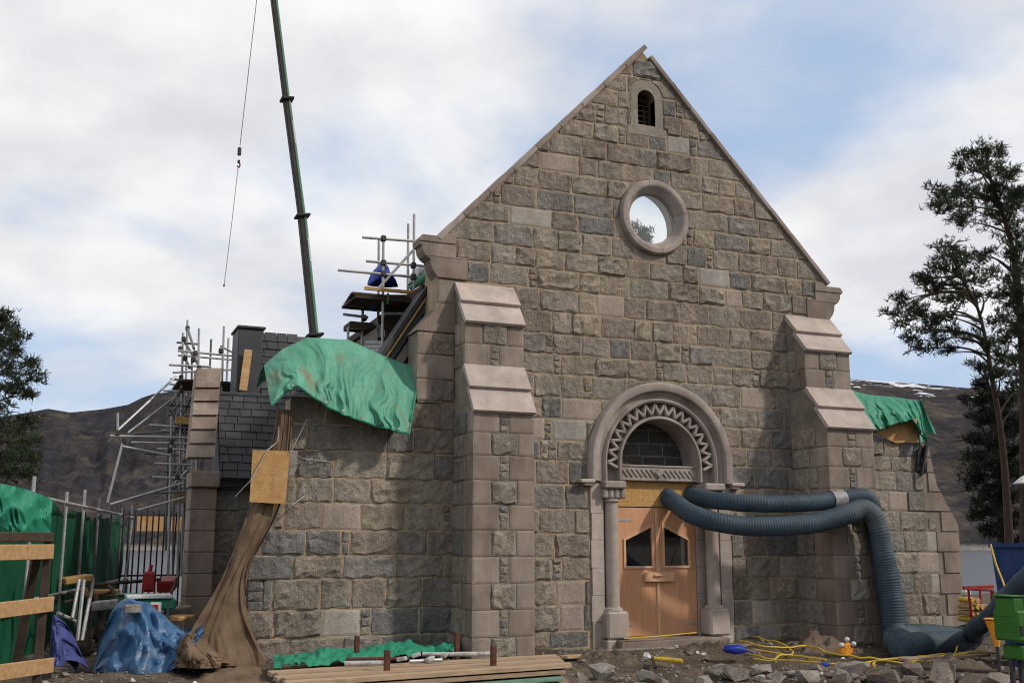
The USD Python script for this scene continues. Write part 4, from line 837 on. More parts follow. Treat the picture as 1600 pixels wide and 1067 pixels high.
# a fold of sheeting over its near top
P = np.zeros((60, 30, 3))
for i in range(60):
    for j in range(30):
        u, t = i / 59, j / 29
        P[i, j] = D(-40 + 122 * u - 4 * t, 752 + 28 * u * u + (40 + 34 * math.sin(u * 2.2)) * t, 12.0 + u * 2.0 - .25 * math.sin(t * 2) - .22 * (1 - abs(2 * meshkit.noise(np.array([u * 6 + t * 1.5, t * 1.2, 2.0]), 3) - 1)) - .10 * (1 - abs(2 * meshkit.noise(np.array([u * 15 - t * 2, t * 3, 5.0]), 4) - 1)))
item("green_sheeting_fold", sheet(P), tarp2_m, "bright fold of green sheeting turned over the near end of the fence", "tarpaulin", smooth=60)
# iron railing towards the lake
Ra, Rb = D(190, 850, 24.0), D(300, 850, 24.8); Ra[2] = Rb[2] = 0
rl = thing("iron_railing", (Ra + Rb) / 2, "black iron railing in front of the lake between fence and wing", "railing")
for k in range(13):
    p = Ra + (Rb - Ra) * k / 12; obj("bar", tube([p + [0, 0, -.4], p + [0, 0, 2.52 - .05 * (k % 2)]], .02, 6), iron_m, rl)
for hz in (1.05, 2.40): obj("rail", beam(Ra + [0, 0, hz], Rb + [0, 0, hz], .04, .04, .005), iron_m, rl)
item("site_hoarding", beam(D(214, 818, 30), D(290, 818, 30.4), .03, .42, .005), board_m, "brown board behind the black iron railing", "board")

# clutter between fence and wing
crng = np.random.RandomState(21)
for k, (xa, ya, xb, yb, dp) in enumerate([(124, 905, 113, 965, 15.2), (131, 905, 121, 1000, 14.8), (140, 935, 128, 1000, 14.8), (118, 970, 90, 957, 15), (146, 902, 133, 985, 15.4)]):
    item("steel_pipe", tube([D(xa, ya, dp + .3), D(xb, yb, dp)], .026, 8), galv_m if k != 4 else galv_dark_m, ["upright pale steel pipe leftmost of the leaning bundle", "long pale steel pipe in the middle of the leaning bundle", "short pale steel pipe rightmost of the leaning bundle", "pale steel pipe lying level at the foot of the leaning bundle", "dull steel pipe leaning behind the pale bundle"][k], "pipe")
for k, (xx, yv, dp, w, h, m, nm, lb, ct) in enumerate([
    (160, 925, 17.5, .55, .10, board_m, "timber_offcut", "orange brown timber offcut lying on the scrap pile", "timber"),
    (118, 905, 18, .5, .12, board_m, "timber_offcut", "yellowish timber offcut on the scrap beside the green sheeting", "timber"),
    (262, 912, 20, .5, .22, red_m, "red_barrier_block", "red plastic block below the black railing", "barrier"),
    (205, 932, 16.5, .4, .1, tarp2_m, "green_bundle", "dark green bundle on the scrap pile", "bundle"),
    (165, 945, 15.5, .35, .14, galv_dark_m, "scrap_block", "dull grey metal block on the scrap pile", "scrap"),
    (270, 955, 15.8, .5, .12, rubble_m[0], "flat_stone", "flat pale stone lying behind the blue tarpaulin's right side", "stone"),
    (278, 965, 15.3, .4, .06, board_m, "timber_offcut", "thin timber offcut behind the blue tarpaulin beside the pier", "timber")]):
    item(nm, cbox((w, .3, h), .02, D(xx, yv, dp), frame([math.cos(k * .7), math.sin(k * .7) * .6, .12 * math.sin(k)])), m, lb, ct)
can = thing("fuel_can", D(235, 925, 17), "red fuel can standing behind the blue tarpaulin", "can")
c = D(233, 908, 17); obj("body", cbox((.2, .16, .32), .04, c), red_m, can); obj("spout", tube([c + [0, 0, .14], c + [.02, 0, .26]], .03, 8), red_m, can)
tubs = [((184, 930, 16), (270, 935, 17)), ((150, 930, 16), (160, 985, 15.2)), ((275, 905, 18), (258, 955, 16.5)), ((120, 915, 17), (250, 905, 19)), ((105, 925, 16), (190, 950, 16)), ((170, 915, 17), (205, 958, 15.8)), ((100, 940, 15.5), (175, 925, 17)), ((140, 915, 16), (150, 950, 16))]
item("scrap_heap", cat(*[tube([D(*a_), D(*b_)], .022 + .01 * (k % 2), 6) for k, (a_, b_) in enumerate(tubs)], *[rock(D(crng.uniform(100, 215), crng.uniform(925, 965), crng.uniform(15.5, 17.5)) * [1, 1, 0] + [0, 0, crng.uniform(0, .3)], crng.uniform(.15, .45, 3), 300 + k, 14) for k in range(22)]), dark_wood_m, "dark tangle of scrap and offcuts between fence and wing", "scrap", kind="stuff")

# ------------------------------------------------------------------ plank stack in the foreground
A_, B_, C_, D_ = (418, 1047), (870, 1021), (452, 1066), (889, 1037)
plab = ["rearmost", "second from the wall", "middle", "second from the front", "front"]
def plank_quad(s0, s1, Z, th, m, name, label, catg, sh=(0, 0)):
    L0, L1 = np.array(A_) * (1 - s0) + np.array(C_) * s0, np.array(A_) * (1 - s1) + np.array(C_) * s1
    R0, R1 = np.array(B_) * (1 - s0) + np.array(D_) * s0, np.array(B_) * (1 - s1) + np.array(D_) * s1
    Zr = .30; q = [G(*L0, Zr), G(*R0, Zr), G(*R1, Zr), G(*L1, Zr)]
    d = (q[1] - q[0]); d /= np.linalg.norm(d)
    top = [p + [0, 0, Z - Zr] + d * (sh[0] if i in (0, 3) else sh[1]) for i, p in enumerate(q)]
    v = np.array(top + [p - [0, 0, th] for p in top]); f = np.array([(0, 3, 2), (0, 2, 1), (4, 5, 6), (4, 6, 7), (0, 1, 5), (0, 5, 4), (1, 2, 6), (1, 6, 5), (2, 3, 7), (2, 7, 6), (3, 0, 4), (3, 4, 7)])
    item(name, (v, f), m, label, catg, "planks stacked in front of the wall")
for k in range(5):
    plank_quad(k / 5 + .006, (k + 1) / 5 - .006, .30 + .008 * (k % 2), .045, plank_m[k % 2], "timber_plank", f"long pale plank on top of the foreground stack, {plab[k]}", "plank", (.05 * crng.uniform(-1, 1), .06 * crng.uniform(-1, 1)))
plank_quad(.05, 1.0, .235, .045, plank_m[1], "timber_plank", "wide brown plank layer under the top boards of the stack", "plank", (.1, -.05))
plank_quad(.08, 1.02, .165, .05, plank_m[2], "timber_plank", "green stained board in the middle of the foreground stack", "plank", (.3, -.1))
plank_quad(.02, 1.0, .09, .06, plank_m[1], "timber_plank", "lowest brown board of the foreground stack", "plank", (.2, .0))
for k, (xx, yt, dep, lb) in enumerate([(605, 1015, 12.2, "rusty steel stake in front of the plank stack, left of two"), (771, 1008, 12.7, "rusty steel stake in front of the plank stack, right of two"), (558, 993, 14.2, "rusty steel stake behind the plank stack, left of two"), (714, 988, 14.6, "rusty steel stake behind the plank stack, right of two")]):
    p = D(xx, yt, dep); item("steel_stake", beam(p * [1, 1, 0] + [0, 0, -.2], p, .075, .06, .006), rust_m, lb, "stake")
for k, (x0, y0, x1, y1, rr_, zz, m, lb) in enumerate([(660, 1022, 770, 1021, .03, .36, pvc_m, "white plastic pipe lying behind the planks beside the right stake"), (538, 1036, 600, 1035, .03, .34, pvc_m, "short white plastic pipe on the planks left of the front stake"), (640, 1033, 690, 1030, .025, .34, galv_m, "grey pipe lying on the plank stack between the stakes"), (540, 1030, 640, 1028, .025, .33, rust_m, "thin rusty bar behind the white pipes on the stack")]):
    item("plastic_pipe" if m is pvc_m else "steel_bar", tube([G(x0, y0, zz), G(x1, y1, zz)], rr_, 10), m, lb, "pipe", smooth=40)
for k in range(4):
    item("white_offcut", cbox((.12, .07, .05), .01, G(628 + k * 22, 1029 - (k % 2) * 6, .36), frame([1, k * .8 - 1, .3])), pvc_m, "small white offcut among the pipes on the plank stack", "offcut", "white offcuts on the plank stack")
P = np.zeros((120, 26, 3))
for i in range(120):
    for j in range(26):
        u, t = i / 119, j / 25; h = .17 * math.sin(math.pi * t) * max(0, 1.6 * meshkit.fbm(np.array([u * 7, t * 2, 1.0]), 3, 7) - .35) * min(1, u * 4) + .0
        g = G(428 + 290 * u, 1046 - 22 * u - 14 * t, .22); P[i, j] = g + [0, 0, h + (1 - abs(2 * meshkit.noise(np.array([u * 30 + t * 3, t * 5, 4.0]), 8) - 1)) * .07 + (meshkit.fbm(np.array([u * 60, t * 9, 4.0]), 2, 8) - .5) * .05]
item("green_tarpaulin", sheet(P), tarp2_m, "crumpled green sheet lying between the plank stack and the stone wall", "tarpaulin", smooth=60)

# ------------------------------------------------------------------ rubble and oddments in front of the door
rr2 = np.random.RandomState(5)
big = [(940, 1050, .52, 3), (1013, 1056, .34, 1), (1035, 1060, .3, 0), (1075, 1062, .5, 0), (1120, 1046, .46, 1), (1150, 1050, .5, 0), (1190, 1045, .4, 1), (1213, 1055, .36, 3), (1262, 1058, .46, 1), (1330, 1042, .5, 1), (1315, 1058, .42, 0), (1380, 1058, .5, 2), (1425, 1050, .5, 2), (1470, 1058, .6, 0), (1520, 1060, .5, 2), (1560, 1062, .5, 0), (1100, 1066, .4, 1), (1180, 1068, .5, 0), (985, 1066, .3, 2), (1235, 1070, .4, 2), (1400, 1072, .5, 2), (1500, 1074, .6, 0), (1590, 1050, .45, 2), (1050, 1072, .5, 1), (900, 1068, .35, 2), (1290, 1072, .5, 0), (1350, 1068, .45, 1), (1445, 1070, .4, 2)]
big = [b_ for b_ in big if b_[1] < 1067]
for k, (xx, yv, s, m) in enumerate(big):
    g = G(xx, yv, .12); s *= .82; s3 = np.array([s * rr2.uniform(.85, 1.2), s * rr2.uniform(.6, .9), s * rr2.uniform(.5, .75)])
    lb = {940: "large pale angular stone at the left end of the rubble, right of the planks", 1330: "upright pale stone just in front of the orange cable splitter", 1425: "broken stone below the bend of the blue ducts", 1590: "dark stone at the foot of the green machine's stand",
          1013: "small pale stone next to the large one at the rubble's left end", 1150: "broad flat stone below the royal blue cloth", 1213: "pale stone in the middle of the rubble with a bright top edge"}.get(xx, "rough broken stone in the rubble along the bottom edge")
    item("rubble_stone", rock([g[0], g[1], float(ground_z(g[0], g[1]))], s3, 40 + k), rubble_m[m], lb, "stone", "rubble stones along the bottom edge")
for k in range(70):
    xx, yv = rr2.uniform(890, 1600), rr2.uniform(1022, 1075); s = rr2.uniform(.07, .2); g = G(xx, yv, .08)
    item("rubble_stone", rock([g[0], g[1], float(ground_z(g[0], g[1]))], np.array([s * 1.3, s, s * .7]), 140 + k, 16), rubble_m[rr2.choice(4, p=[.3, .25, .3, .15])], "small broken stone scattered on the soil before the chapel", "stone", "small stones scattered before the chapel")
pts = []
for k in range(1500):
    xx, yv = rr2.uniform(60, 1600), rr2.uniform(1005, 1085); s = rr2.uniform(.02, .05) * (1 + 1.2 * (rr2.rand() < .08)); g = G(xx, yv, .05)
    pts.append(rock([g[0], g[1], float(ground_z(g[0], g[1]))], np.array([s * 1.3, s, s * .8]), 500 + k % 40, 9))
item("gravel", cat(*pts), rubble_m[1], "loose gravel and chips strewn over the bare soil", "gravel", kind="stuff")
def mound(name, xx, yv, w, h, m, label, catg, seed):
    g = G(xx, yv, .1); n = 26; a_ = np.linspace(-1, 1, n); U, V = np.meshgrid(a_, a_, indexing="ij")
    pz = np.stack([U * 3 + seed, V * 3, U * 0], -1); q_ = np.clip(1 - U ** 2 - V ** 2, 0, 1); H = h * (q_ ** .7) * (.1 + 1.4 * meshkit.fbm(pz * 1.6, 4, seed)) * np.clip(q_ * 4, 0, 1) - .05
    PX, PY = g[0] + U * w / 2, g[1] + V * w * .35; item(name, grid(np.stack([PX, PY, ground_z(PX, PY) + H], -1)), m, label, catg, kind=None, smooth=60)
mound("soil_mound", 950, 1032, 1.1, .20, soil_m, "low mound of brown soil left of the doorstep", "soil", 3)
mound("soil_mound", 1275, 1012, 1.2, .26, mats["brown_sacking"], "brown heap of rotten sacking at the foot of the right buttress", "heap", 6)
mound("soil_mound", 1110, 1016, 1.3, .16, soil_m, "mound of brown soil below the right of the door", "soil", 8)
mound("soil_mound", 1480, 1040, 1.6, .25, soil_m, "mound of dark soil at the lower right under the ducts", "soil", 9)
def cable(pxs, r, m, label, lift=.03, n=40, name="yellow_cable", wob=.05, seed=1):
    p = np.array([G(a_, b_, .1) for a_, b_ in pxs]); p = spline(p, n); r_ = np.random.RandomState(seed)
    p[:, :2] += gaussian_filter1d(r_.normal(size=(n, 2)), 1.2, axis=0) * wob; p[:, 2] = ground_z(p[:, 0], p[:, 1]) + lift
    item(name, tube(p, r, 6), m, label, "cable", smooth=60)
cable([(1088, 990), (1105, 1003), (1128, 1012), (1160, 1018), (1230, 1024), (1290, 1030)], .014, yellow_m, "yellow cable trailing from the door's right foot along the soil", .07, seed=2)
cable([(1150, 1012), (1200, 1018), (1260, 1015), (1320, 1026), (1400, 1030), (1470, 1028), (1530, 1024)], .014, yellow_m, "yellow cable running in front of the duct's foot", .10, seed=3)
cable([(1180, 1030), (1250, 1036), (1300, 1042), (1360, 1038), (1420, 1042), (1480, 1033), (1560, 1026)], .013, yellow_m, "nearest yellow cable snaking among the rubble stones", .12, seed=4)
cable([(1170, 1005), (1215, 1012), (1240, 1022), (1210, 1030), (1170, 1024)], .013, yellow_m, "loose yellow cable loop left of the right buttress", .08, seed=5)
cable([(1370, 1045), (1400, 1033), (1450, 1036), (1500, 1012), (1540, 975)], .013, yellow_m, "yellow cable rising towards the green machine", .10, seed=6)
item("door_cord", tube([A(975, 997, -.45), A(1035, 993, -.45), A(1088, 988, -.45)], .012, 6), yellow_m, "straight yellow cord along the doorstep's edge", "cord")
bl = G(1150, 1022, .15); item("blue_cloth", rock(bl + [0, 0, .02], np.array([.42, .25, .14]), 77, 30), royal_m, "small crumpled royal blue cloth on the soil below the door", "cloth", smooth=50)
bl = G(1290, 1040, .15); item("blue_cloth", rock(bl, np.array([.14, .1, .06]), 78, 20), royal_m, "tiny blue scrap among the rubble below the orange tool", "cloth")
tl = thing("yellow_tool", G(1035, 1032, .1), "yellow handled tool with white head lying on the soil", "tool")
p, q = G(1022, 1028, .16), G(1066, 1032, .14); obj("handle", tube([p, q], .03, 8), yellow_m, tl); obj("head", rock(G(1010, 1030, .1), np.array([.2, .14, .14]), 31, 20), white_m, tl); obj("grip", tube([G(1020, 1030, .14), G(1024, 1043, .1)], .025, 8), iron_m, tl)
for k, (xx, yv) in enumerate([(1058, 1018), (1090, 1022), (1100, 1024), (1205, 1012), (1215, 1020), (1180, 1030), (305, 1064), (208, 1063), (1283, 1046)]):
    g = G(xx, yv, .1); item("litter_scrap", rock([g[0], g[1], float(ground_z(g[0], g[1])) + .02], np.array([.09, .06, .05]), 90 + k, 12), white_m, "small white scrap of litter on the soil", "litter", "white litter on the soil")
sp_ = thing("cable_splitter", G(1321, 1030, .1), "small orange cable splitter with white sockets beside the right buttress", "splitter")
c = D(1321, 1014, 16.2); obj("body", cat(cbox((.16, .12, .20), .03, c), cbox((.24, .1, .10), .03, c + [0, 0, -.02])), orange_m, sp_)
for dx_, dz_ in ((0, .15), (-.11, .07), (.12, .08), (-.1, -.14), (.02, -.16)):
    s_ = trimesh.creation.icosphere(1, .04); obj("socket", (s_.vertices + c + [dx_, -.05, dz_], s_.faces), white_m, sp_, 60)
obj("stand", tube([c + [0, 0, -.08], c * [1, 1, 0] + [0, 0, .0]], .03, 6), iron_m, sp_)

# ------------------------------------------------------------------ ducts
def duct(pts, r, label, n=620, pitch=.045, ends=True, sag=None):
    p = spline(np.array(pts), n); d = np.r_[0, np.cumsum(np.linalg.norm(np.diff(p, axis=0), axis=1))]
    wob = meshkit.fbm(np.stack([d * 1.1, d * 0, d * 0 + float(np.mean(r))], -1), 3, 6) - .5
    w2 = meshkit.fbm(np.stack([d * 2.6, d * 0 + 3, d * 0 + 1.5], -1), 2, 9) - .5; p[:, 2] += wob * .07 + w2 * .03; p[:, 1] += w2 * .05
    if np.ndim(r): r = np.interp(d / d[-1], np.linspace(0, 1, len(r)), r)
    rad = r * (1 + .022 * np.sin(d / pitch * 2 * np.pi) + .16 * wob)
    t = thing("air_duct", p[len(p) // 2], label, "duct")
    obj("hose", tube(p, rad, 20), duct_m, t, 60); return t, p, d
t1, p1, d1_ = duct([A(1040, 772, .30), A(1052, 783, -.05), A(1075, 800, -.4), A(1112, 814, -.75), A(1180, 822, -1.0), A(1260, 818, -1.2), A(1325, 803, -1.28), A(1350, 796, -1.32), A(1366, 808, -1.36), A(1377, 850, -1.38), A(1387, 900, -1.40), A(1395, 950, -1.45), A(1400, 985, -1.5), G(1412, 1012, .22), G(1440, 1010, .17), G(1480, 1008, .16), G(1520, 996, .22), D(1552, 958, 14.8), D(1580, 925, 14.2), D(1625, 880, 13.6)], [.15, .155, .16, .165, .19, .205, .20, .15, .125, .12, .125], "blue duct sagging from the door, dropping to the ground and rising to the container", 1500)
t2, p2, d2_ = duct([A(1073, 768, .30), A(1090, 775, -.05), A(1125, 783, -.5), A(1190, 787, -.85), A(1255, 785, -1.02), A(1320, 778, -1.10), A(1348, 776, -1.12), A(1362, 790, -1.1), A(1370, 840, -1.08), A(1378, 900, -1.1), A(1388, 950, -1.15), A(1393, 985, -1.15), G(1400, 1003, .26), G(1440, 996, .22), G(1490, 998, .17), G(1530, 988, .17), G(1575, 978, .18), G(1640, 968, .22)], [.14, .14, .145, .15, .17, .20, .19, .13, .105, .105], "upper taped blue duct stretched from the door above the sagging one", 1400)
i0 = int(np.argmin(np.abs(p2 - A(1308, 779, -1.08)).sum(1))); obj("tape_band", tube(p2[i0 - 12:i0 + 12:2], .153, 20, False), tape_m, t2, 60)

# ------------------------------------------------------------------ right edge
cn = thing("navy_container", D(1580, 1000, 15.0) * [1, 1, 0], "navy blue metal container at the right edge behind the green machine", "container")
a_, b_ = D(1547, 848, 15.2), D(1565, 985, 15.2)
lean = np.array([.14, 0, 0])
ydir = ray(1556, 900) * [1, 1, 0]; ydir /= np.linalg.norm(ydir); xdir = np.array([ydir[1], -ydir[0], 0]); base = np.array([a_[0], a_[1], -.1]); Hh = a_[2] + .1
def cont(u0, u1, v0, v1, w0, w1):
    v = np.array([base + xdir * (u + .12 * (1 - w / Hh)) + ydir * v_ + [0, 0, w] for w in (w0, w1) for (u, v_) in ((u0, v0), (u1, v0), (u1, v1), (u0, v1))])
    return v, np.array([(0, 2, 1), (0, 3, 2), (4, 5, 6), (4, 6, 7), (0, 1, 5), (0, 5, 4), (1, 2, 6), (1, 6, 5), (2, 3, 7), (2, 7, 6), (3, 0, 4), (3, 4, 7)])
obj("body", cont(.0, 2.2, .0, 1.3, .0, Hh - .06), skip_m, cn); obj("rim", cont(-.03, 2.25, -.03, 1.33, Hh - .06, Hh), skip_m, cn)
for u in (.0, .7, 1.4): obj("rib", cont(u, u + .06, -.04, -.005, .0, Hh - .07), skip_m, cn)
item("yellow_rope", tube([D(1548, 850, 15.0), D(1556, 880, 14.85), D(1566, 905, 14.7), D(1577, 937, 14.4)], .014, 6), yellow_m, "yellow rope hanging down the corner of the navy container", "rope")
cr = thing("log_basket", D(1528, 965, 18) * [1, 1, 0], "red framed metal basket of cut logs beside the low wall", "basket")
c0, c1 = D(1514, 918, 18), D(1550, 972, 18)
for (p, q) in (((1513, 920), (1552, 922)), ((1516, 972), (1550, 972)), ((1513, 920), (1519, 972)), ((1551, 922), (1549, 972))): obj("frame_bar", beam(D(*p, 17.8), D(*q, 17.8), .04, .04, .006), red_m, cr)
for k in range(3): obj("back_bar", beam(D(1513 + 18 * k, 920, 18.3), D(1518 + 16 * k, 975, 18.3), .03, .03, .005), red_m, cr)
lr = np.random.RandomState(3)
for k in range(14):
    c = D(1521 + (k % 4) * 8 + lr.uniform(-1, 1), 968 - (k // 4) * 10, 17.95); obj("log", tube([c, c + [.05, .35, 0]], .045, 8), yellow_m if k % 3 == 0 else pine_m, cr)
item("red_board", beam(D(1505, 918, 18.6), D(1552, 916, 18.8), .04, .06, .005), red_m, "dark red rail above the log basket", "rail")
for k in range(5): item("white_block", cbox((.14, .14, .09), .02, D(1509 + (k % 2) * 2, 926 + k * 10, 18.4)), white_m, "small pale block piled between the low wall and the log basket", "block", "pale blocks beside the log basket")
gm = thing("green_machine", D(1585, 1060, 11.5) * [1, 1, 0], "bright green machine on a black stand at the right edge", "machine")
c = D(1590, 985, 11.5)
obj("cabinet", cbox((.42, .34, .32), .02, c + [.04, 0, .06]), green_paint_m, gm); obj("upper_box", cbox((.17, .26, .22), .02, c + [-.09, 0, .25]), green_paint_m, gm); obj("lid", cbox((.19, .28, .015), .004, c + [-.09, 0, .37]), green_paint_m, gm)
obj("lower_tray", cbox((.22, .26, .16), .02, c + [.0, 0, -.22]), green_paint_m, gm); obj("slot", cbox((.05, .012, .10), .004, c + [-.12, -.176, .02]), iron_m, gm)
obj("handle", tube([c + [.02, -.12, .33], c + [.06, -.14, .34], c + [.06, -.14, .24]], .012, 6), iron_m, gm)
for sx in (-.12, .0, .14): obj("leg", beam(c + [sx, 0, -.28], np.array([c[0] + sx * 1.2, c[1], -.1]), .045, .045, .006), iron_m, gm)
oc = thing("orange_funnel", D(1553, 1000, 13), "orange plastic funnel beside the green machine", "funnel")
c = D(1552, 970, 13); obj("rim", tube([c + [0, 0, .02], c + [0, 0, .035]], [.11, .11], 16), orange_m, oc, 40); obj("cone", tube([c + [0, 0, .02], c + [.02, 0, -.15], c + [.03, 0, -.3]], [.10, .06, .03], 16), orange_m, oc, 40); obj("spout", tube([c + [.03, 0, -.3], [c[0] + .03, c[1], 0.0]], .02, 8), iron_m, oc)
pl = thing("flood_lamp", D(1600, 760, 10), "white shaded lamp head poking in at the right edge", "lamp")
c = D(1606, 751, 10); v, f = tube([c + [0, 0, .06], c + [0, 0, .03], c + [0, 0, -.02], c + [0, 0, -.03]], [.02, .07, .13, .125], 20); obj("shade", (v, f), white_m, pl, 40)
obj("post", tube([c + [.0, 0, -.03], [c[0], c[1], -.1]], .025, 8), iron_m, pl)
for k, (xa, ya, xb, yb) in enumerate([(1410, 1030, 1540, 1022), (1440, 1042, 1575, 1050), (1250, 1003, 1380, 1000), (880, 1026, 975, 1020)]):
    item("timber_plank", beam(G(xa, ya, .17), G(xb, yb, .15), .18, .04, .006), [plank_m[1], dark_wood_m, dark_wood_m, plank_m[0]][k], ["grey brown plank lying below the foot of the ducts", "dark plank lying across the rubble at the lower right", "dark timber at the foot of the right buttress", "pale board lying in front of the wall between planks and door"][k], "plank")

# ------------------------------------------------------------------ crane
YC = 26.0
crane = thing("mobile_crane", A(505, 850, YC) * [1, 1, 0], "telescopic crane boom in dark green rising behind the roofs", "crane")
b0, b1 = A(507, 700, YC), A(412, -120, YC); seg = [A(503, 650, YC), A(489, 524, YC), A(470, 338, YC), A(446, 156, YC), A(413, -110, YC)]
for k in range(len(seg) - 1):
    w = [.40, .37, .33, .30][k]; bm = frame(seg[k + 1] - seg[k], (0, 1, 0))
    obj("boom_section", beam(seg[k], seg[k + 1], w * .62, w, .05, (0, 1, 0)), crane_dark_m, crane)
    off = RGT * (w * .42)
    obj("boom_side", beam(seg[k] + off, seg[k + 1] + off, w * .3, w * .8, .04, (0, 1, 0)), crane_m, crane)
    if k: obj("boom_collar", beam(seg[k] - (seg[k + 1] - seg[k]) / np.linalg.norm(seg[k + 1] - seg[k]) * .05 + RGT * .06, seg[k] + (seg[k + 1] - seg[k]) / np.linalg.norm(seg[k + 1] - seg[k]) * .05 + RGT * .06, w * 1.75, w * 1.75, .05, (0, 1, 0)), crane_dark_m, crane)
    dd_ = (seg[k + 1] - seg[k]); 
    if k >= 1:
        for j in range(9):
            c = seg[k] + dd_ * (.62 + .022 * j) + RGT * (w * .5) - np.array([0, w * .42, 0]); obj("boom_letter", cbox((.07, .01, .10), .003, c), crane_white_m, crane)
base = np.array([seg[0][0], seg[0][1], 0])
obj("boom_foot", beam(base + [.1, 0, 1.2], seg[0], .34, .5, .05, (0, 1, 0)), crane_dark_m, crane)
obj("turntable", bx(base[0] - 1.2, base[0] + 1.6, YC - 1.1, YC + 1.1, 1.3, 2.3, .1), crane_m, crane); obj("carrier", bx(base[0] - 4, base[0] + 4, YC - 1.2, YC + 1.2, .6, 1.3, .1), crane_m, crane)
for sx in (-3, -1.6, 1.6, 3):
    for sy_ in (-1.15, 1.15): obj("wheel", tube([(base[0] + sx, YC + sy_ - .15, .25), (base[0] + sx, YC + sy_ + .15, .25)], .55, 16), iron_m, crane)
hk = thing("hook_block", A(374, 240, YC), "dark crane hook block with a long tail line hanging in the sky", "hook")
obj("hoist_rope", tube([A(408, -60, YC), A(375, 228, YC)], .016, 6), rope_m, hk); obj("block", cat(cbox((.14, .12, .34), .05, A(374, 237, YC)), cbox((.10, .1, .14), .04, A(373, 253, YC))), iron_m, hk)
obj("hook", tube(spline([A(373, 253, YC), A(375, 258, YC), A(373, 262, YC), A(371, 259, YC)], 10), .03, 8), red_m, hk); obj("tail_line", tube([A(372, 262, YC), A(362, 350, YC), A(350, 447, YC)], .013, 6), rope_m, hk)
obj("shackle", cbox((.06, .06, .1), .02, A(350, 446, YC)), iron_m, hk)

# blue tarpaulin and sheets on the scaffold platform
def lump(name, outline, Y, m, label, catg, seed):
    o = np.array([A(px_, py_, Y) for px_, py_ in outline]); c = o.mean(0); n = len(o); rings = []
    o = spline(np.vstack([o, o[:1]]), 40)[:-1]; rg = np.random.RandomState(seed)
    for t, d in ((0.02, -.26), (.35, -.24), (.7, -.16), (1, 0), (.7, .18), (.02, .26)):
        q = c + (o - c) * t; q[:, 1] += d + (meshkit.fbm(q * 5 + seed, 3, seed) - .5) * .22 * t; rings.append(q)
    P = np.array(rings); P = np.concatenate([P, P[:, :1]], 1); item(name, grid(P.transpose(1, 0, 2)), m, label, catg, smooth=50)
lump("blue_sheet", [(574, 446), (578, 430), (588, 418), (597, 410), (604, 414), (608, 428), (620, 443), (622, 448), (600, 449)], 1.63, royal_m, "royal blue sheet bundled on the scaffold platform", "sheet", 3)
lump("blue_sheet", [(573, 466), (580, 462), (588, 468), (584, 484), (577, 480)], 1.84, royal_m, "small blue bundle hanging under the scaffold platform", "sheet", 4)
lump("grey_bucket", [(636, 446), (640, 432), (652, 418), (664, 416), (664, 446)], 1.7, galv_m, "grey covered drum on the scaffold platform beside the gable corner", "drum", 5)
item("teal_sheet", tube([A(640, 452, 1.42), A(655, 440, 1.35), A(668, 428, 1.28)], [.05, .07, .05], 8), tarp_m, "rolled teal sheet between scaffold platform and roof edge", "sheet", smooth=60)
item("strap", tube([A(606, 458, 1.21), A(607, 466, 1.21), A(605, 475, 1.21)], .018, 6), green_paint_m, "lime green strap hanging below the platform's board", "strap")
a_ = A(575, 540, 1.84)
for k in range(3): item("white_pole", tube([A(572 - 3 * k, 535 + 7 * k, 1.84), A(612 - 7 * k, 536 + 6 * k, 1.63)], .035, 8), white_m, ["uppermost white pole stacked below the scaffold platform", "middle white pole stacked below the scaffold platform", "lowest white pole stacked below the scaffold platform"][k], "pole")

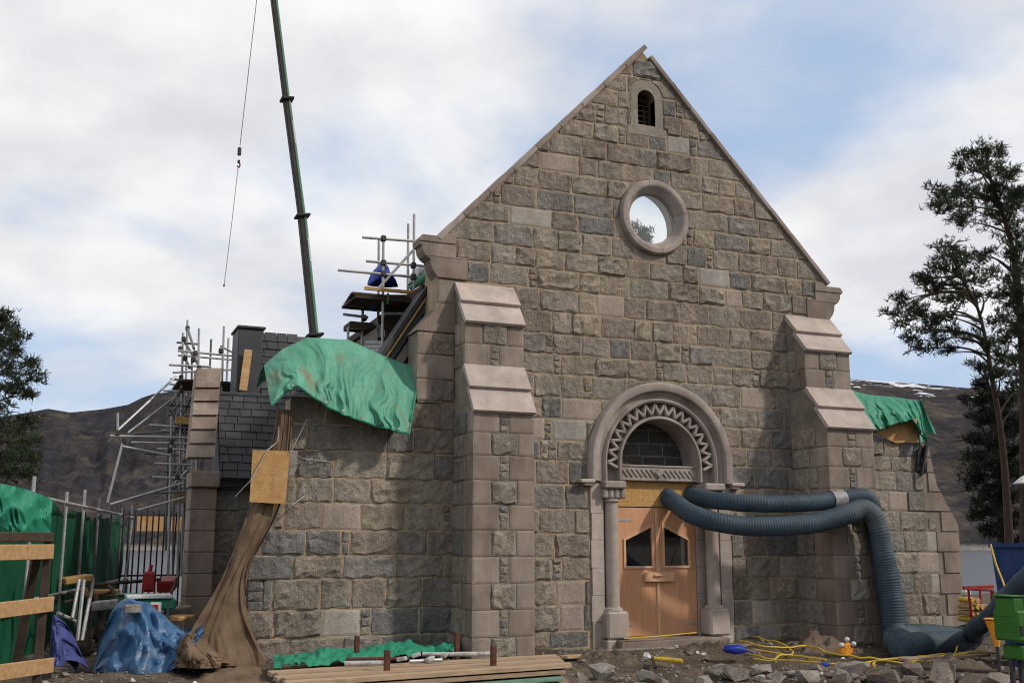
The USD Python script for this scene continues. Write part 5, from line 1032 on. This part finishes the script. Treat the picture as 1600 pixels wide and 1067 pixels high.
# ------------------------------------------------------------------ trees
def pine(name, label, trunk, depth, clumps, seed, leaf, catg="tree", spread=1.4, dens=1.0, tuft=.24, trunk_r=(.28, .06), group=None, limb=.045):
    r = np.random.RandomState(seed); tp = spline(np.array([D(x_, y_, depth) for x_, y_ in trunk]), 40)
    base = tp[0].copy(); t = thing(name, base, label, catg, group)
    obj("trunk", tube(tp, np.linspace(trunk_r[0], trunk_r[1], 40), 10), bark_m, t, 60)
    V, F, o, limbs = [], [], 0, []
    for (cx_, cy_, cr_) in clumps:
        dz_ = r.uniform(-spread, spread); c = D(cx_, cy_, depth + dz_); R = cr_ * depth / FPX
        j = int(np.argmin(np.linalg.norm(tp - (c + [0, 0, -.8 * R - .25]), axis=1))); s = tp[max(0, j - 1)]
        mid = (s + c) / 2 + [0, 0, .10 * np.linalg.norm(c - s)] + r.normal(size=3) * .12; limbs.append(tube(spline([s, mid, c], 8), np.linspace(limb * (1 + .4 * R), .012, 8), 5))
        n = int(min(640, 185 * R ** 2.0 * dens + 36)); 
        # sub-boughs inside the clump so that the outline breaks up
        nb = max(4, int(6 + 5 * R)); bc = c + r.normal(size=(nb, 3)) * np.array([R * .62, R * .62, R * .36])
        for q in bc[:6]: limbs.append(tube(spline([c, (c + q) / 2 + r.normal(size=3) * .05, q], 5), np.linspace(.02, .006, 5), 4))
        for k in range(n):
            p = bc[r.randint(nb)] + r.normal(size=3) * np.array([.20, .20, .11]) * (.55 + .45 * R)
            d0_ = r.normal(size=3); d0_[2] = abs(d0_[2]) * .8 + .1; d0_ += (p - s) * .25 / (np.linalg.norm(p - s) + .1); d0_ /= np.linalg.norm(d0_)
            for h in range(6):
                d_ = d0_ * .8 + r.normal(size=3) * .55; d_ /= np.linalg.norm(d_); w_ = np.cross(d_, r.normal(size=3)); w_ /= np.linalg.norm(w_) + 1e-9; L_ = tuft * r.uniform(.6, 1.1)
                V += [p - w_ * .014, p + w_ * .014, p + d_ * L_ + w_ * .009, p + d_ * L_ - w_ * .009]; F += [(o, o + 1, o + 2), (o, o + 2, o + 3)]; o += 4
    obj("branches", cat(*limbs), bark_m, t); obj("crown", (np.array(V), np.array(F)), leaf, t)
tall = [(1538, 235, 16), (1515, 240, 12), (1558, 242, 16), (1530, 262, 20), (1560, 268, 20), (1580, 275, 16), (1498, 262, 8), (1472, 300, 14), (1492, 300, 18), (1510, 308, 18), (1462, 318, 12), (1485, 325, 14), (1545, 300, 22), (1575, 310, 24), (1598, 300, 20), (1520, 330, 18), (1505, 345, 12), (1550, 335, 22), (1590, 345, 24), (1570, 370, 20), (1600, 385, 20), (1540, 395, 14), (1520, 405, 16), (1550, 430, 16), (1590, 425, 22), (1575, 460, 20), (1600, 480, 24), (1560, 500, 14), (1585, 520, 18), (1605, 545, 20), (1592, 320, 20), (1582, 400, 20), (1608, 430, 24), (1590, 455, 18), (1560, 530, 14), (1596, 500, 18), (1570, 565, 14), (1595, 585, 16)]
pine("pine_tree", "tallest Scots pine at the right edge with bare lower trunk", [(1606, 900), (1604, 760), (1600, 600), (1592, 460), (1580, 380), (1562, 320), (1545, 270), (1540, 232)], 42, tall, 3, leaf_m, trunk_r=(.30, .04), spread=1.8, dens=1.35)
lean = [(1478, 385, 14), (1490, 400, 16), (1465, 420, 14), (1495, 425, 20), (1515, 440, 18), (1470, 445, 16), (1445, 440, 8), (1505, 460, 18), (1530, 462, 14), (1485, 470, 16), (1440, 435, 6), (1460, 455, 10), (1408, 470, 10), (1425, 482, 12), (1400, 490, 8), (1415, 500, 10), (1440, 492, 14), (1460, 500, 14), (1480, 495, 14), (1445, 515, 12), (1425, 528, 10), (1440, 545, 10), (1465, 530, 12), (1490, 520, 14), (1510, 530, 12), (1545, 545, 12), (1565, 555, 12), (1590, 560, 14), (1560, 590, 14), (1585, 610, 14), (1480, 550, 8)]
pine("pine_tree", "slender leaning Scots pine left of the tallest pine with drooping side boughs", [(1578, 900), (1572, 760), (1562, 660), (1550, 590), (1540, 530), (1525, 475), (1505, 440), (1490, 395)], 38, lean, 5, leaf_m, trunk_r=(.17, .025), spread=1.3, dens=1.0)
dark = [(1530, 575, 12), (1540, 600, 14), (1535, 625, 18), (1560, 620, 16), (1580, 640, 20), (1540, 655, 20), (1565, 660, 20), (1595, 665, 20), (1530, 685, 22), (1560, 695, 22), (1590, 700, 24), (1540, 720, 24), (1570, 735, 24), (1598, 745, 24), (1530, 750, 20), (1555, 770, 24), (1585, 785, 26), (1540, 795, 20), (1565, 815, 24), (1600, 825, 26), (1545, 830, 16), (1525, 715, 14), (1530, 650, 12)]
pine("conifer_tree", "dark bushy conifer below the two pines at the right edge", [(1568, 900), (1566, 800), (1560, 700), (1548, 620), (1535, 570)], 46, dark, 7, leaf2_m, trunk_r=(.3, .04), dens=1.8, tuft=.32)
lp = [(4, 492, 12), (-10, 505, 18), (12, 512, 12), (26, 528, 12), (10, 535, 22), (-10, 540, 24), (25, 550, 13), (42, 568, 12), (16, 574, 15), (-5, 575, 26), (46, 590, 9), (28, 600, 14), (2, 606, 18), (36, 618, 11), (-10, 630, 24), (48, 660, 11), (28, 668, 15), (2, 668, 20), (15, 690, 24), (40, 690, 18), (0, 715, 26), (30, 715, 22), (45, 712, 12), (10, 740, 24), (38, 740, 18), (-15, 690, 26), (-20, 740, 28)]
pine("pine_tree", "bushy dark pine cut off by the left edge", [(-25, 860), (-24, 750), (-20, 640), (-12, 560), (-2, 485)], 34, lp, 11, leaf_m, trunk_r=(.3, .05), dens=.75)
rp_ = [(990, 356, 6), (998, 362, 8), (1008, 360, 6), (988, 370, 9), (1000, 374, 10), (1012, 372, 6), (980, 378, 10), (1006, 386, 12), (990, 395, 14), (1000, 420, 16)]
pine("pine_tree", "distant pine top glimpsed through the round window", [(1004, 840), (1003, 600), (1000, 450), (997, 354)], 62, rp_, 13, leaf_m, trunk_r=(.35, .04), dens=.8)
